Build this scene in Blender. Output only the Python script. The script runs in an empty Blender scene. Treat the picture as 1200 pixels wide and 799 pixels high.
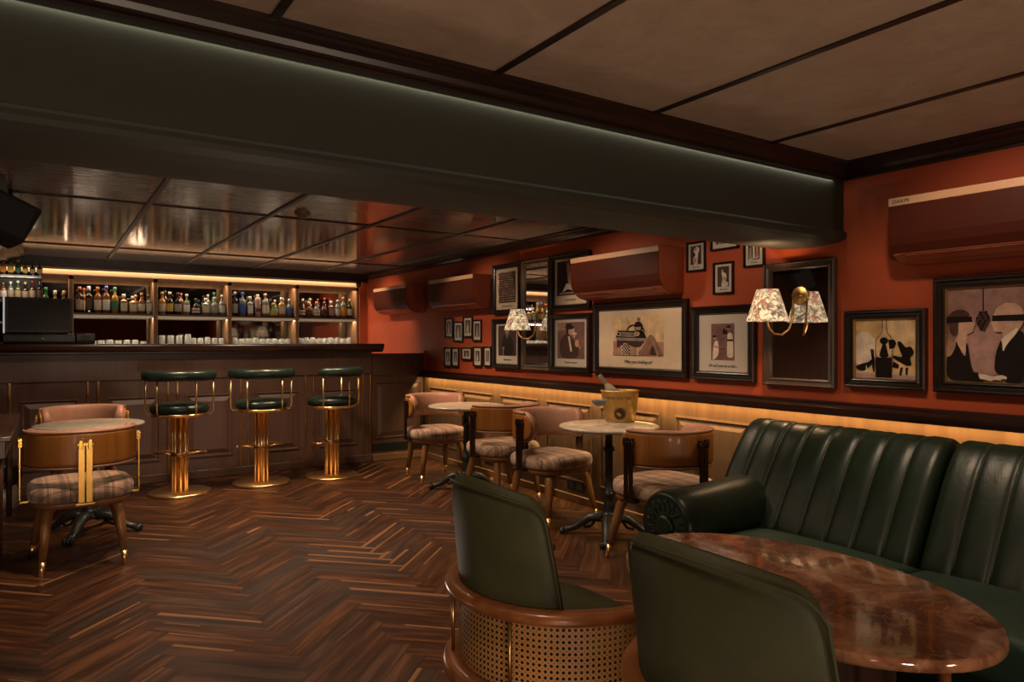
import bpy, bmesh, math, random
from mathutils import Vector, Matrix
random.seed(7)
S = bpy.context.scene
COL = S.collection
PI = math.pi
XW = 3.6          # right wall
# ------------------------------------------------------------------ materials
MC = {}
def newmat(name):
    m = bpy.data.materials.new(name); m.use_nodes = True
    nt = m.node_tree; nt.nodes.clear()
    out = nt.nodes.new('ShaderNodeOutputMaterial')
    p = nt.nodes.new('ShaderNodeBsdfPrincipled')
    nt.links.new(p.outputs[0], out.inputs[0])
    return m, nt, p, out
def setin(nt, sock, v):
    if isinstance(v, bpy.types.NodeSocket): nt.links.new(v, sock)
    else: sock.default_value = v
def M_(nt, op, a, b=None, c=None):
    n = nt.nodes.new('ShaderNodeMath'); n.operation = op
    setin(nt, n.inputs[0], a)
    if b is not None: setin(nt, n.inputs[1], b)
    if c is not None: setin(nt, n.inputs[2], c)
    return n.outputs[0]
def mix(nt, f, a, b):
    n = nt.nodes.new('ShaderNodeMix'); n.data_type = 'RGBA'
    setin(nt, n.inputs[0], f)
    setin(nt, n.inputs[6], a if isinstance(a, bpy.types.NodeSocket) else (*a[:3], 1))
    setin(nt, n.inputs[7], b if isinstance(b, bpy.types.NodeSocket) else (*b[:3], 1))
    return n.outputs[2]
def coords(nt, kind='Object', scale=(1, 1, 1), rot=(0, 0, 0)):
    t = nt.nodes.new('ShaderNodeTexCoord'); mp = nt.nodes.new('ShaderNodeMapping')
    nt.links.new(t.outputs[kind], mp.inputs[0]); mp.inputs['Scale'].default_value = scale
    mp.inputs['Rotation'].default_value = rot
    return mp.outputs[0]
def noise(nt, vec, scale, detail=3, rough=.55, dist=0):
    n = nt.nodes.new('ShaderNodeTexNoise'); nt.links.new(vec, n.inputs['Vector'])
    n.inputs['Scale'].default_value = scale; n.inputs['Detail'].default_value = detail
    n.inputs['Roughness'].default_value = rough; n.inputs['Distortion'].default_value = dist
    return n.outputs[0]
def ramp(nt, f, stops):
    n = nt.nodes.new('ShaderNodeValToRGB'); nt.links.new(f, n.inputs[0])
    e = n.color_ramp.elements
    while len(e) < len(stops): e.new(.5)
    for el, (p, c) in zip(e, stops): el.position = p; el.color = (*c[:3], 1)
    return n.outputs[0]
def bump(nt, p, h, strength=.2, dist=.01):
    b = nt.nodes.new('ShaderNodeBump'); b.inputs['Strength'].default_value = strength
    b.inputs['Distance'].default_value = dist
    nt.links.new(h, b.inputs['Height']); nt.links.new(b.outputs[0], p.inputs['Normal'])
def plain(name, col, rough=.5, metal=0, coat=0, spec=.5, emis=None, es=0):
    k = (name, col, rough, metal)
    if k in MC: return MC[k]
    m, nt, p, o = newmat(name)
    p.inputs['Base Color'].default_value = (*col, 1); p.inputs['Roughness'].default_value = rough
    p.inputs['Metallic'].default_value = metal; p.inputs['Coat Weight'].default_value = coat
    p.inputs['Specular IOR Level'].default_value = spec
    if emis: p.inputs['Emission Color'].default_value = (*emis, 1); p.inputs['Emission Strength'].default_value = es
    MC[k] = m
    return m
def mottled(name, c1, c2, scale=6, rough=.5, bs=.15, detail=4, coat=0, bscale=None, spec=.5, stretch=(1, 1, 1), dist=.3, bd=.01):
    m, nt, p, o = newmat(name)
    v = coords(nt, 'Object', stretch)
    f = noise(nt, v, scale, detail, .6, dist)
    nt.links.new(ramp(nt, f, [(.3, c1), (.7, c2)]), p.inputs['Base Color'])
    p.inputs['Roughness'].default_value = rough; p.inputs['Coat Weight'].default_value = coat
    p.inputs['Specular IOR Level'].default_value = spec
    if bs: bump(nt, p, noise(nt, v, bscale or scale * 3, 4), bs, bd)
    return m
def wood(name, c1, c2, axis='X', scale=14, rough=.4, coat=0, bs=.05, spec=.5):
    st = {'X': (.07, 1, 1), 'Y': (1, .07, 1), 'Z': (1, 1, .07)}[axis]
    m, nt, p, o = newmat(name)
    v = coords(nt, 'Object', st)
    f = noise(nt, v, scale, 5, .6, .6)
    nt.links.new(ramp(nt, f, [(.3, c1), (.68, c2)]), p.inputs['Base Color'])
    p.inputs['Roughness'].default_value = rough; p.inputs['Coat Weight'].default_value = coat
    p.inputs['Specular IOR Level'].default_value = spec
    bump(nt, p, noise(nt, v, scale * 4, 3), bs, .005)
    return m
def emit(name, col, s):
    m, nt, p, o = newmat(name)
    p.inputs['Base Color'].default_value = (*col, 1)
    p.inputs['Emission Color'].default_value = (*col, 1); p.inputs['Emission Strength'].default_value = s
    return m

def herringbone():
    m, nt, p, o = newmat('walnut_herringbone')
    t = nt.nodes.new('ShaderNodeTexCoord'); sx = nt.nodes.new('ShaderNodeSeparateXYZ')
    nt.links.new(t.outputs['Object'], sx.inputs[0])
    W = .1; N = 6.0
    k = 1 / (math.sqrt(2) * W)
    u = M_(nt, 'MULTIPLY', M_(nt, 'ADD', sx.outputs[0], sx.outputs[1]), k)
    v = M_(nt, 'MULTIPLY', M_(nt, 'SUBTRACT', sx.outputs[1], sx.outputs[0]), k)
    u = M_(nt, 'ADD', u, 200.35); v = M_(nt, 'ADD', v, 92.785)
    i = M_(nt, 'FLOOR', u); j = M_(nt, 'FLOOR', v)
    kk = M_(nt, 'FLOORED_MODULO', M_(nt, 'SUBTRACT', i, j), 2 * N)
    isH = M_(nt, 'LESS_THAN', kk, N - .5)
    # horizontal plank
    hx = M_(nt, 'SUBTRACT', i, kk); ha = M_(nt, 'SUBTRACT', u, hx); hc = M_(nt, 'SUBTRACT', v, j)
    vy = M_(nt, 'SUBTRACT', j, M_(nt, 'SUBTRACT', 2 * N - 1, kk)); va = M_(nt, 'SUBTRACT', v, vy); vc = M_(nt, 'SUBTRACT', u, i)
    def sel(a, b):
        n = nt.nodes.new('ShaderNodeMix'); n.data_type = 'FLOAT'
        nt.links.new(isH, n.inputs[0]); nt.links.new(b, n.inputs[2]); nt.links.new(a, n.inputs[3]); return n.outputs[0]
    al = sel(ha, va); ac = sel(hc, vc); ida = sel(hx, M_(nt, 'ADD', i, 31.7)); idb = sel(j, M_(nt, 'ADD', vy, 57.3))
    cmb = nt.nodes.new('ShaderNodeCombineXYZ'); nt.links.new(ida, cmb.inputs[0]); nt.links.new(idb, cmb.inputs[1])
    wn = nt.nodes.new('ShaderNodeTexWhiteNoise'); wn.noise_dimensions = '2D'; nt.links.new(cmb.outputs[0], wn.inputs['Vector'])
    r = wn.outputs['Value']; sc = nt.nodes.new('ShaderNodeSeparateColor'); nt.links.new(wn.outputs['Color'], sc.inputs[0])
    # grain
    g = nt.nodes.new('ShaderNodeCombineXYZ')
    nt.links.new(M_(nt, 'ADD', M_(nt, 'MULTIPLY', al, .085), M_(nt, 'MULTIPLY', r, 50)), g.inputs[0])
    nt.links.new(M_(nt, 'ADD', M_(nt, 'MULTIPLY', ac, 1.0), M_(nt, 'MULTIPLY', sc.outputs[1], 40)), g.inputs[1])
    gr = noise(nt, g.outputs[0], 2.4, 5, .58, .5)
    base = ramp(nt, gr, [(.28, (.018, .0070, .0032)), (.5, (.060, .0235, .0102)), (.72, (.148, .062, .026))])
    tint = mix(nt, M_(nt, 'MULTIPLY', sc.outputs[0], .8), (1.45, 1.3, 1.2), (.34, .31, .30))
    mm = nt.nodes.new('ShaderNodeMix'); mm.data_type = 'RGBA'; mm.blend_type = 'MULTIPLY'; mm.inputs[0].default_value = 1
    nt.links.new(base, mm.inputs[6]); nt.links.new(tint, mm.inputs[7]); base = mm.outputs[2]
    # sapwood edge on some boards
    wob = M_(nt, 'MULTIPLY', M_(nt, 'SUBTRACT', noise(nt, g.outputs[0], 1.6, 1), .5), .28)
    clus = noise(nt, t.outputs['Object'], .8, 1)
    wid = M_(nt, 'SUBTRACT', .90, M_(nt, 'MULTIPLY', r, .25))
    edge = M_(nt, 'SMOOTH_MIN', 1.0, M_(nt, 'MAXIMUM', 0.0, M_(nt, 'MULTIPLY', M_(nt, 'SUBTRACT', M_(nt, 'ADD', ac, wob), wid), 9)), .1)
    has = M_(nt, 'GREATER_THAN', M_(nt, 'ADD', sc.outputs[2], M_(nt, 'MULTIPLY', M_(nt, 'SUBTRACT', clus, .5), 3.0)), .80)
    sap = M_(nt, 'MULTIPLY', M_(nt, 'MULTIPLY', edge, has), .6)
    base = mix(nt, sap, base, (.42, .19, .065))
    # joints
    d1 = M_(nt, 'MINIMUM', ac, M_(nt, 'SUBTRACT', 1.0, ac)); d2 = M_(nt, 'MINIMUM', al, M_(nt, 'SUBTRACT', N, al))
    d = M_(nt, 'MINIMUM', d1, d2)
    jt = M_(nt, 'LESS_THAN', d, .018)
    nt.links.new(mix(nt, M_(nt, 'MULTIPLY', jt, .7), base, (.006, .003, .002)), p.inputs['Base Color'])
    rr = M_(nt, 'ADD', M_(nt, 'MULTIPLY', gr, .18), M_(nt, 'ADD', M_(nt, 'MULTIPLY', r, .12), .22))
    nt.links.new(rr, p.inputs['Roughness'])
    p.inputs['Specular IOR Level'].default_value = .5
    h = M_(nt, 'SUBTRACT', M_(nt, 'MULTIPLY', gr, .3), jt)
    bump(nt, p, h, .12, .002)
    return m
def plaid():
    m, nt, p, o = newmat('pink_tartan_fabric')
    t = nt.nodes.new('ShaderNodeTexCoord'); sx = nt.nodes.new('ShaderNodeSeparateXYZ'); nt.links.new(t.outputs['Object'], sx.inputs[0])
    def stripes(c, per, off, wid):
        f = M_(nt, 'FRACT', M_(nt, 'ADD', M_(nt, 'MULTIPLY', c, 1 / per), off))
        return M_(nt, 'LESS_THAN', f, wid)
    x, y, z = sx.outputs
    yz = M_(nt, 'ADD', y, M_(nt, 'MULTIPLY', z, .8))
    base = (.46, .30, .20)
    c = mix(nt, M_(nt, 'MULTIPLY', stripes(x, .105, .1, .26), .55), base, (.12, .085, .06))
    c = mix(nt, M_(nt, 'MULTIPLY', stripes(yz, .105, .35, .24), .5), c, (.13, .09, .06))
    c = mix(nt, M_(nt, 'MULTIPLY', stripes(x, .105, .68, .05), .75), c, (.05, .03, .025))
    c = mix(nt, M_(nt, 'MULTIPLY', stripes(yz, .105, .88, .05), .7), c, (.05, .03, .025))
    c = mix(nt, M_(nt, 'MULTIPLY', stripes(x, .105, .5, .06), .6), c, (.55, .42, .33))
    nt.links.new(c, p.inputs['Base Color']); p.inputs['Roughness'].default_value = .9
    p.inputs['Sheen Weight'].default_value = .3
    bump(nt, p, noise(nt, t.outputs['Object'], 400, 2), .25, .002)
    return m
def cane():
    m, nt, p, o = newmat('woven_cane')
    t = nt.nodes.new('ShaderNodeTexCoord'); sx = nt.nodes.new('ShaderNodeSeparateXYZ'); nt.links.new(t.outputs['UV'], sx.inputs[0])
    P = .0155
    u = M_(nt, 'MULTIPLY', sx.outputs[0], 1 / P); v = M_(nt, 'MULTIPLY', sx.outputs[1], 1 / P)
    def hole(u, v, r):
        a = M_(nt, 'SUBTRACT', M_(nt, 'FRACT', u), .5); b = M_(nt, 'SUBTRACT', M_(nt, 'FRACT', v), .5)
        a = M_(nt, 'ABSOLUTE', a); b = M_(nt, 'ABSOLUTE', b)
        d = M_(nt, 'MAXIMUM', M_(nt, 'MAXIMUM', a, b), M_(nt, 'MULTIPLY', M_(nt, 'ADD', a, b), .72))
        return d
    d1 = hole(u, v, 0)
    op = M_(nt, 'LESS_THAN', d1, .27)
    tr = M_(nt, 'LESS_THAN', hole(M_(nt, 'ADD', u, .5), M_(nt, 'ADD', v, .5), 0), .10)
    op = M_(nt, 'MAXIMUM', op, tr)
    sh = M_(nt, 'FRACT', M_(nt, 'MULTIPLY', u, 4)); sv = M_(nt, 'FRACT', M_(nt, 'MULTIPLY', v, 4))
    w = M_(nt, 'MULTIPLY', M_(nt, 'ADD', sh, sv), .5)
    nt.links.new(mix(nt, w, (.28, .12, .035), (.70, .36, .12)), p.inputs['Base Color'])
    p.inputs['Roughness'].default_value = .45
    bump(nt, p, w, .5, .002)
    tb = nt.nodes.new('ShaderNodeBsdfTransparent'); mx = nt.nodes.new('ShaderNodeMixShader')
    nt.links.new(op, mx.inputs[0]); nt.links.new(p.outputs[0], mx.inputs[1]); nt.links.new(tb.outputs[0], mx.inputs[2])
    nt.links.new(mx.outputs[0], o.inputs[0])
    return m
def marble_brown():
    m, nt, p, o = newmat('polished_brown_marble')
    v = coords(nt, 'Object')
    n1 = noise(nt, v, 5, 8, .62, 1.2)
    c = ramp(nt, n1, [(.3, (.09, .034, .018)), (.45, (.28, .11, .055)), (.58, (.50, .24, .125)), (.72, (.66, .37, .21))])
    vo = nt.nodes.new('ShaderNodeTexVoronoi'); vo.feature = 'DISTANCE_TO_EDGE'; vo.inputs['Scale'].default_value = 9
    ds = nt.nodes.new('ShaderNodeVectorMath'); ds.operation = 'ADD'; nt.links.new(v, ds.inputs[0])
    nz = nt.nodes.new('ShaderNodeTexNoise'); nz.inputs['Scale'].default_value = 4; nz.inputs['Detail'].default_value = 4; nt.links.new(v, nz.inputs['Vector'])
    ms = nt.nodes.new('ShaderNodeVectorMath'); ms.operation = 'SCALE'; ms.inputs['Scale'].default_value = .35; nt.links.new(nz.outputs['Color'], ms.inputs[0])
    nt.links.new(ms.outputs[0], ds.inputs[1]); nt.links.new(ds.outputs[0], vo.inputs['Vector'])
    vein = M_(nt, 'LESS_THAN', vo.outputs['Distance'], .012)
    c = mix(nt, M_(nt, 'MULTIPLY', vein, .45), c, (.55, .38, .27))
    vc = nt.nodes.new('ShaderNodeTexVoronoi'); vc.inputs['Scale'].default_value = 9; nt.links.new(ds.outputs[0], vc.inputs['Vector'])
    s2 = nt.nodes.new('ShaderNodeSeparateColor'); nt.links.new(vc.outputs['Color'], s2.inputs[0])
    c = mix(nt, M_(nt, 'MULTIPLY', s2.outputs[0], .55), c, (.14, .055, .032))
    nt.links.new(c, p.inputs['Base Color']); p.inputs['Roughness'].default_value = .09
    p.inputs['Coat Weight'].default_value = .5; p.inputs['Coat Roughness'].default_value = .03
    return m
def floral():
    m, nt, p, o = newmat('floral_lampshade_fabric')
    v = coords(nt, 'Object')
    n = noise(nt, v, 34, 5, .65, .9); n2 = noise(nt, v, 16, 2, .5, .5)
    c = ramp(nt, n, [(.38, (.12, .085, .055)), (.50, (.38, .28, .17)), (.62, (.74, .60, .40))])
    red = M_(nt, 'GREATER_THAN', n2, .6)
    c = mix(nt, M_(nt, 'MULTIPLY', red, .6), c, (.35, .10, .06))
    nt.links.new(c, p.inputs['Base Color']); p.inputs['Roughness'].default_value = .9
    nt.links.new(c, p.inputs['Emission Color']); p.inputs['Emission Strength'].default_value = 1.15
    return m

WALLC = mottled('terracotta_paint', (.30, .050, .016), (.39, .074, .024), 1.3, .62, .05, 3, bscale=30, spec=.3)
FLOORM = herringbone()
CEILF = mottled('brown_plaster', (.42, .29, .20), (.52, .375, .275), 2.2, .5, .5, 5, bscale=7, dist=2.5, bd=.012, spec=.35)
CEILB = mottled('varnished_plaster', (.20, .155, .13), (.28, .225, .19), 2, .10, .32, 4, bscale=13, stretch=(.6, 1.8, 1), dist=.8, bd=.004, spec=.6)
DARKW = wood('dark_mahogany', (.010, .0035, .0022), (.030, .011, .007), 'Y', 20, .32)
DARKX = wood('dark_mahogany_along_bar', (.010, .0035, .0022), (.030, .011, .007), 'X', 20, .32)
BARW = wood('brown_lacquered_wood', (.075, .037, .026), (.105, .053, .037), 'Z', 16, .38, bs=.03)
BARX = wood('bar_top_mahogany', (.030, .011, .008), (.062, .026, .019), 'X', 16, .28, bs=.03)
WAIN = wood('walnut_wainscot', (.105, .058, .029), (.155, .088, .046), 'Z', 14, .42)
SKIRT = wood('oak_skirting', (.16, .085, .04), (.22, .12, .06), 'Y', 14, .4)
SHELFW = wood('warm_oak', (.20, .105, .05), (.27, .15, .075), 'Z', 14, .45)
TEAK = wood('honey_veneer', (.30, .108, .016), (.46, .18, .034), 'Z', 22, .42, coat=.05)
LEGW = wood('amber_beech', (.20, .085, .026), (.29, .13, .045), 'Z', 22, .35, coat=.2)
RAILW = wood('bentwood_walnut', (.15, .046, .013), (.30, .105, .032), 'X', 14, .3, coat=.15)
GREENP = mottled('dark_green_paint', (.030, .030, .021), (.036, .037, .026), 1.5, .55, .03, spec=.4)
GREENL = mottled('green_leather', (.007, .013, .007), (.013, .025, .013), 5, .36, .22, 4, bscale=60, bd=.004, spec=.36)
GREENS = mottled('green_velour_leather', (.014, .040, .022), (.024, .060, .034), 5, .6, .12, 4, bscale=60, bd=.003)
OLIVE = mottled('olive_green_leather', (.030, .031, .012), (.058, .055, .022), 5, .62, .12, 5, bscale=70, bd=.003, spec=.3)
STOOLG = mottled('bottle_green_leather', (.010, .021, .015), (.016, .030, .022), 10, .33, .1, bscale=60, bd=.002)
PINK = mottled('dusty_pink_leather', (.36, .19, .125), (.44, .245, .165), 8, .48, .08, bscale=80, bd=.002)
PLAID = plaid(); CANE = cane(); MARB = marble_brown(); FLOR = floral()
BRASS = plain('polished_brass', (.95, .67, .32), .28, 1)
BRASSC = plain('clasp_brass', (.50, .32, .08), .26, 1)
BRASSD = plain('aged_brass', (.55, .34, .13), .32, 1)
BRASS_SHADE = plain('shaded_brass', (.10, .065, .045), .35, 1)  # bracket brass with shadow put into its colour
IRON = mottled('black_cast_iron', (.012, .012, .012), (.03, .03, .03), 40, .38, .4, bscale=70, bd=.003)
MARBG = mottled('grey_marble', (.42, .375, .31), (.60, .545, .46), 9, .22, 0, dist=2)
BLACK = plain('black_plastic', (.010, .010, .011), .3)
BLACKM = plain('matte_black', (.012, .012, .012), .6)
CHROME = plain('brushed_steel', (.5, .5, .5), .28, 1)
SHELFP = plain('pewter_grey', (.20, .19, .18), .35, .6)
FRAME = wood('black_brown_frame', (.008, .005, .004), (.022, .012, .008), 'Y', 20, .28)
FRAMEM = wood('dark_grained_mirror_frame', (.035, .020, .013), (.07, .044, .030), 'Z', 20, .35)
GOLDF = plain('gold_slip', (.42, .24, .09), .4, .8)
MIRROR = plain('mirror_glass', (.82, .82, .82), .02, 1)
MIRRORB = plain('smoked_mirror', (.32, .30, .28), .04, 1)
MATC = mottled('aged_cream_mat', (.42, .34, .25), (.55, .46, .34), 3, .5, 0, coat=.0)
MATG = plain('pale_grey_mat', (.42, .38, .33), .5)
ACB = mottled('red_painted_casing', (.27, .058, .024), (.33, .075, .032), 3, .33, 0)
ACF = plain('glossy_maroon_panel', (.06, .011, .005), .5, spec=.15)
ACS = plain('champagne_strip', (.42, .27, .17), .4)
def glass(name, col, rough=.03, alpha=.0):
    m, nt, p, o = newmat(name)
    p.inputs['Base Color'].default_value = (*col, 1); p.inputs['Roughness'].default_value = rough
    p.inputs['Transmission Weight'].default_value = 1; p.inputs['IOR'].default_value = 1.4
    return m
GLASS = plain('thin_clear_glass', (.8, .82, .8), .03)
GLASS.node_tree.nodes['Principled BSDF'].inputs['Alpha'].default_value = .10
TUMB = plain('tumbler_glass', (.75, .78, .74), .08)
TUMB.node_tree.nodes['Principled BSDF'].inputs['Alpha'].default_value = .42

# ------------------------------------------------------------------ mesh helpers
def xf(bm, vs, loc=(0, 0, 0), rot=None, scale=None):
    mt = Matrix.Translation(Vector(loc))
    if rot: 
        from mathutils import Euler
        mt = mt @ Euler(rot).to_matrix().to_4x4()
    if scale: mt = mt @ Matrix.Diagonal((*scale, 1))
    for v in vs: v.co = mt @ v.co
def box(bm, x0, x1, y0, y1, z0, z1, bev=0, seg=2, mi=0):
    vs = [bm.verts.new((x, y, z)) for x in (x0, x1) for y in (y0, y1) for z in (z0, z1)]
    fi = [(0, 1, 3, 2), (4, 6, 7, 5), (0, 4, 5, 1), (2, 3, 7, 6), (0, 2, 6, 4), (1, 5, 7, 3)]
    fs = [bm.faces.new([vs[i] for i in f]) for f in fi]
    for f in fs: f.material_index = mi
    if bev:
        es = list({e for f in fs for e in f.edges})
        r = bmesh.ops.bevel(bm, geom=es, offset=bev, segments=seg, affect='EDGES', profile=.5)
        for f in r['faces']: f.smooth = True; f.material_index = mi
    return vs
def ring_loft(bm, rings, closed=True, cap=True, smooth=True, mi=0):
    """rings: list of lists of points"""
    vv = [[bm.verts.new(p) for p in r] for r in rings]
    n = len(vv[0])
    for a, b in zip(vv, vv[1:]):
        for i in range(n if closed else n - 1):
            j = (i + 1) % n
            f = bm.faces.new((a[i], a[j], b[j], b[i])); f.smooth = smooth; f.material_index = mi
    if cap and closed:
        f = bm.faces.new(list(reversed(vv[0]))); f.material_index = mi
        f = bm.faces.new(vv[-1]); f.material_index = mi
    return vv
def lathe(bm, prof, c=(0, 0, 0), seg=24, sx=1, sy=1, cap=True, mi=0, smooth=True):
    rings = [[(c[0] + r * sx * math.cos(2 * PI * i / seg), c[1] + r * sy * math.sin(2 * PI * i / seg), c[2] + z) for i in range(seg)] for r, z in prof]
    return ring_loft(bm, rings, True, cap, smooth, mi)
def frame_at(t):
    t = Vector(t).normalized()
    up = Vector((0, 0, 1)) if abs(t.z) < .95 else Vector((0, 1, 0))
    a = t.cross(up).normalized(); b = a.cross(t).normalized()
    return a, b
def tube(bm, pts, r, seg=8, mi=0, cap=True, flat=1.0):
    pts = [Vector(p) for p in pts]
    rs = r if isinstance(r, (list, tuple)) else [r] * len(pts)
    rings = []
    pa = None
    for i, p in enumerate(pts):
        t = (pts[min(i + 1, len(pts) - 1)] - pts[max(i - 1, 0)]).normalized()
        if pa is None: a, b = frame_at(t)
        else:
            a = (pa - t * pa.dot(t)).normalized(); b = a.cross(t).normalized()
        pa = a
        rings.append([p + (a * math.cos(2 * PI * k / seg) + b * flat * math.sin(2 * PI * k / seg)) * rs[i] for k in range(seg)])
    ring_loft(bm, rings, True, cap, True, mi)
def sweep(bm, pts, sec, ups=None, mi=0, smooth=True, closed_path=False):
    """sec: list of (side, up) offsets; path in roughly horizontal plane"""
    pts = [Vector(p) for p in pts]; rings = []; n = len(pts)
    for i, p in enumerate(pts):
        if closed_path: t = (pts[(i + 1) % n] - pts[i - 1]).normalized()
        else: t = (pts[min(i + 1, n - 1)] - pts[max(i - 1, 0)]).normalized()
        a = t.cross(Vector((0, 0, 1))).normalized(); b = Vector((0, 0, 1))
        rings.append([p + a * s + b * u for s, u in sec])
    if closed_path: rings.append(rings[0])
    ring_loft(bm, rings, True, not closed_path, smooth, mi)
def ell(w, h, n=12, e=1.0):
    o = []
    for k in range(n):
        c, s = math.cos(2 * PI * k / n), math.sin(2 * PI * k / n)
        o.append((w * math.copysign(abs(c) ** e, c), h * math.copysign(abs(s) ** e, s)))
    return o
def poly(bm, pts, mi=0):
    f = bm.faces.new([bm.verts.new(p) for p in pts]); f.material_index = mi
    return f
def obj(name, bm, mats, parent=None, loc=None, merge=False, sub=0):
    if merge: bmesh.ops.remove_doubles(bm, verts=bm.verts, dist=1e-5)
    bmesh.ops.recalc_face_normals(bm, faces=bm.faces)
    me = bpy.data.meshes.new(name); bm.to_mesh(me); bm.free()
    if not isinstance(mats, (list, tuple)): mats = [mats]
    for m in mats: me.materials.append(m)
    o = bpy.data.objects.new(name, me); COL.objects.link(o)
    if parent: o.parent = parent
    if loc: o.location = loc
    if sub:
        md = o.modifiers.new('s', 'SUBSURF'); md.levels = sub; md.render_levels = sub
    return o
def B(): return bmesh.new()
def tag(o, label, cat, group=None, kind=None):
    o['label'] = label; o['category'] = cat
    if group: o['group'] = group
    if kind: o['kind'] = kind
    return o
def thing(name, label, cat, loc=(0, 0, 0), rz=0, group=None, rot=None):
    o = bpy.data.objects.new(name, None); COL.objects.link(o); o.empty_display_size = .05
    o.location = loc; o.rotation_euler = rot or (0, 0, rz)
    return tag(o, label, cat, group)
def dup(root, loc, rz, label, group=None):
    r = root.copy(); COL.objects.link(r); r.location = loc; r.rotation_euler = (0, 0, rz); r['label'] = label
    if group: r['group'] = group
    def rec(a, b):
        for ch in list(a.children):
            c = ch.copy(); COL.objects.link(c); c.parent = b; rec(ch, c)
    rec(root, r)
    return r
def struct(name, bm, mats, label, cat, **k):
    return tag(obj(name, bm, mats, **k), label, cat, kind='structure')
def text_mesh(name, body, size, mat, parent, M, shear=0, align='CENTER', extr=.0004, kind=None):
    cu = bpy.data.curves.new(name, 'FONT'); cu.body = body; cu.size = size; cu.align_x = align; cu.shear = shear; cu.extrude = extr
    cu.align_y = 'CENTER'
    t = bpy.data.objects.new(name + '_t', cu); COL.objects.link(t)
    bpy.context.view_layer.update()
    me = bpy.data.meshes.new_from_object(t); bpy.data.objects.remove(t); me.materials.clear(); me.materials.append(mat)
    me.transform(M)
    o = bpy.data.objects.new(name, me); COL.objects.link(o); o.parent = parent
    return o

# ------------------------------------------------------------------ room shell
ZF, ZB = 2.26, 2.21      # front / back ceiling heights
bm = B(); box(bm, -2.7, XW + .1, -2.6, 9.5, -.1, 0); struct('floor', bm, FLOORM, 'dark walnut herringbone parquet floor', 'floor')
bm = B(); box(bm, -2.7, XW, -2.6, 2.2, ZF, ZF + .1); struct('ceiling', bm, CEILF, 'brown textured plaster ceiling in front of the green beam', 'ceiling')
bm = B(); box(bm, -2.7, XW, 2.2, 9.5, ZB, ZB + .15); struct('ceiling', bm, CEILB, 'varnished panelled ceiling above the bar, behind the beam', 'ceiling')
bm = B(); box(bm, XW, XW + .1, -2.6, 9.5, 0, 2.36); struct('wall_right', bm, WALLC, 'terracotta red wall hung with framed photographs', 'wall')
bm = B(); box(bm, -.52, XW, 9.4, 9.5, 0, 2.36); struct('wall_back', bm, BARW, 'brown wall behind the bar shelving', 'wall')
bm = B(); box(bm, -.55, -.45, 4.6, 9.4, 0, 2.36); struct('wall_left', bm, BARW, 'brown wall at the left end of the bar', 'wall')
bm = B(); box(bm, -2.7, -.55, 4.5, 4.6, 0, 2.36); struct('wall_left', bm, BARW, 'short brown return wall beside the seating area', 'wall')
bm = B(); box(bm, -2.8, -2.7, -2.6, 4.6, 0, 2.36); struct('wall_left', bm, BARW, 'far brown side wall of the seating area', 'wall')
bm = B(); box(bm, -2.8, XW + .1, -2.7, -2.6, 0, 2.36); struct('wall_front', bm, WALLC, 'red wall behind the viewer', 'wall')
# beam: section in (y,z), swept along x
sec = [(2.165, 2.26), (2.165, 1.90), (2.155, 1.897), (2.148, 1.885), (2.147, 1.87), (2.155, 1.855), (2.2, 1.842), (2.28, 1.834), (2.36, 1.832), (2.46, 1.836), (2.56, 1.845), (2.63, 1.858), (2.66, 1.88), (2.665, 1.93), (2.665, 2.26)]
bm = B(); ring_loft(bm, [[(x, y, z) for y, z in sec] for x in (-2.7, XW)], smooth=False); struct('trim_1', bm, GREENP, 'dark green boxed ceiling beam with a rounded lower edge', 'beam')
# crown mouldings
def crown_x(name, x0, x1, y, zt, sgn, label, drop=.09, out=.07, mat=DARKX):
    pr = [(0, 0), (out, 0), (out, -.018), (out * .86, -.024), (out * .86, -.036), (out * .55, -.05), (out * .40, -.066), (out * .42, -.076), (out * .2, -.08), (out * .2, -drop), (0, -drop)]
    bm = B(); ring_loft(bm, [[(x, y + sgn * a, zt + b) for a, b in pr] for x in (x0, x1)], smooth=False); struct(name, bm, mat, label, 'moulding')
def crown_y(name, y0, y1, x, zt, sgn, label, drop=.09, out=.07):
    pr = [(0, 0), (out, 0), (out, -.018), (out * .86, -.024), (out * .86, -.036), (out * .55, -.05), (out * .40, -.066), (out * .42, -.076), (out * .2, -.08), (out * .2, -drop), (0, -drop)]
    bm = B(); ring_loft(bm, [[(x + sgn * a, y, zt + b) for a, b in pr] for y in (y0, y1)], smooth=False); struct(name, bm, DARKW, label, 'moulding')
crown_x('trim_2', -2.7, XW, 2.15, ZF, -1, 'dark mahogany crown moulding along the top of the green beam', .09, .05)
crown_y('trim_3', -2.6, 2.165, XW, ZF, -1, 'dark crown moulding above the red wall in front of the beam')
crown_y('trim_4', 2.665, 9.4, XW, ZB, -1, 'dark crown moulding above the red wall behind the beam', .07, .08)
crown_y('trim_5', 4.6, 9.4, -.45, ZB, 1, 'crown moulding along the left side of the bar ceiling', .07, .26)
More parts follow.
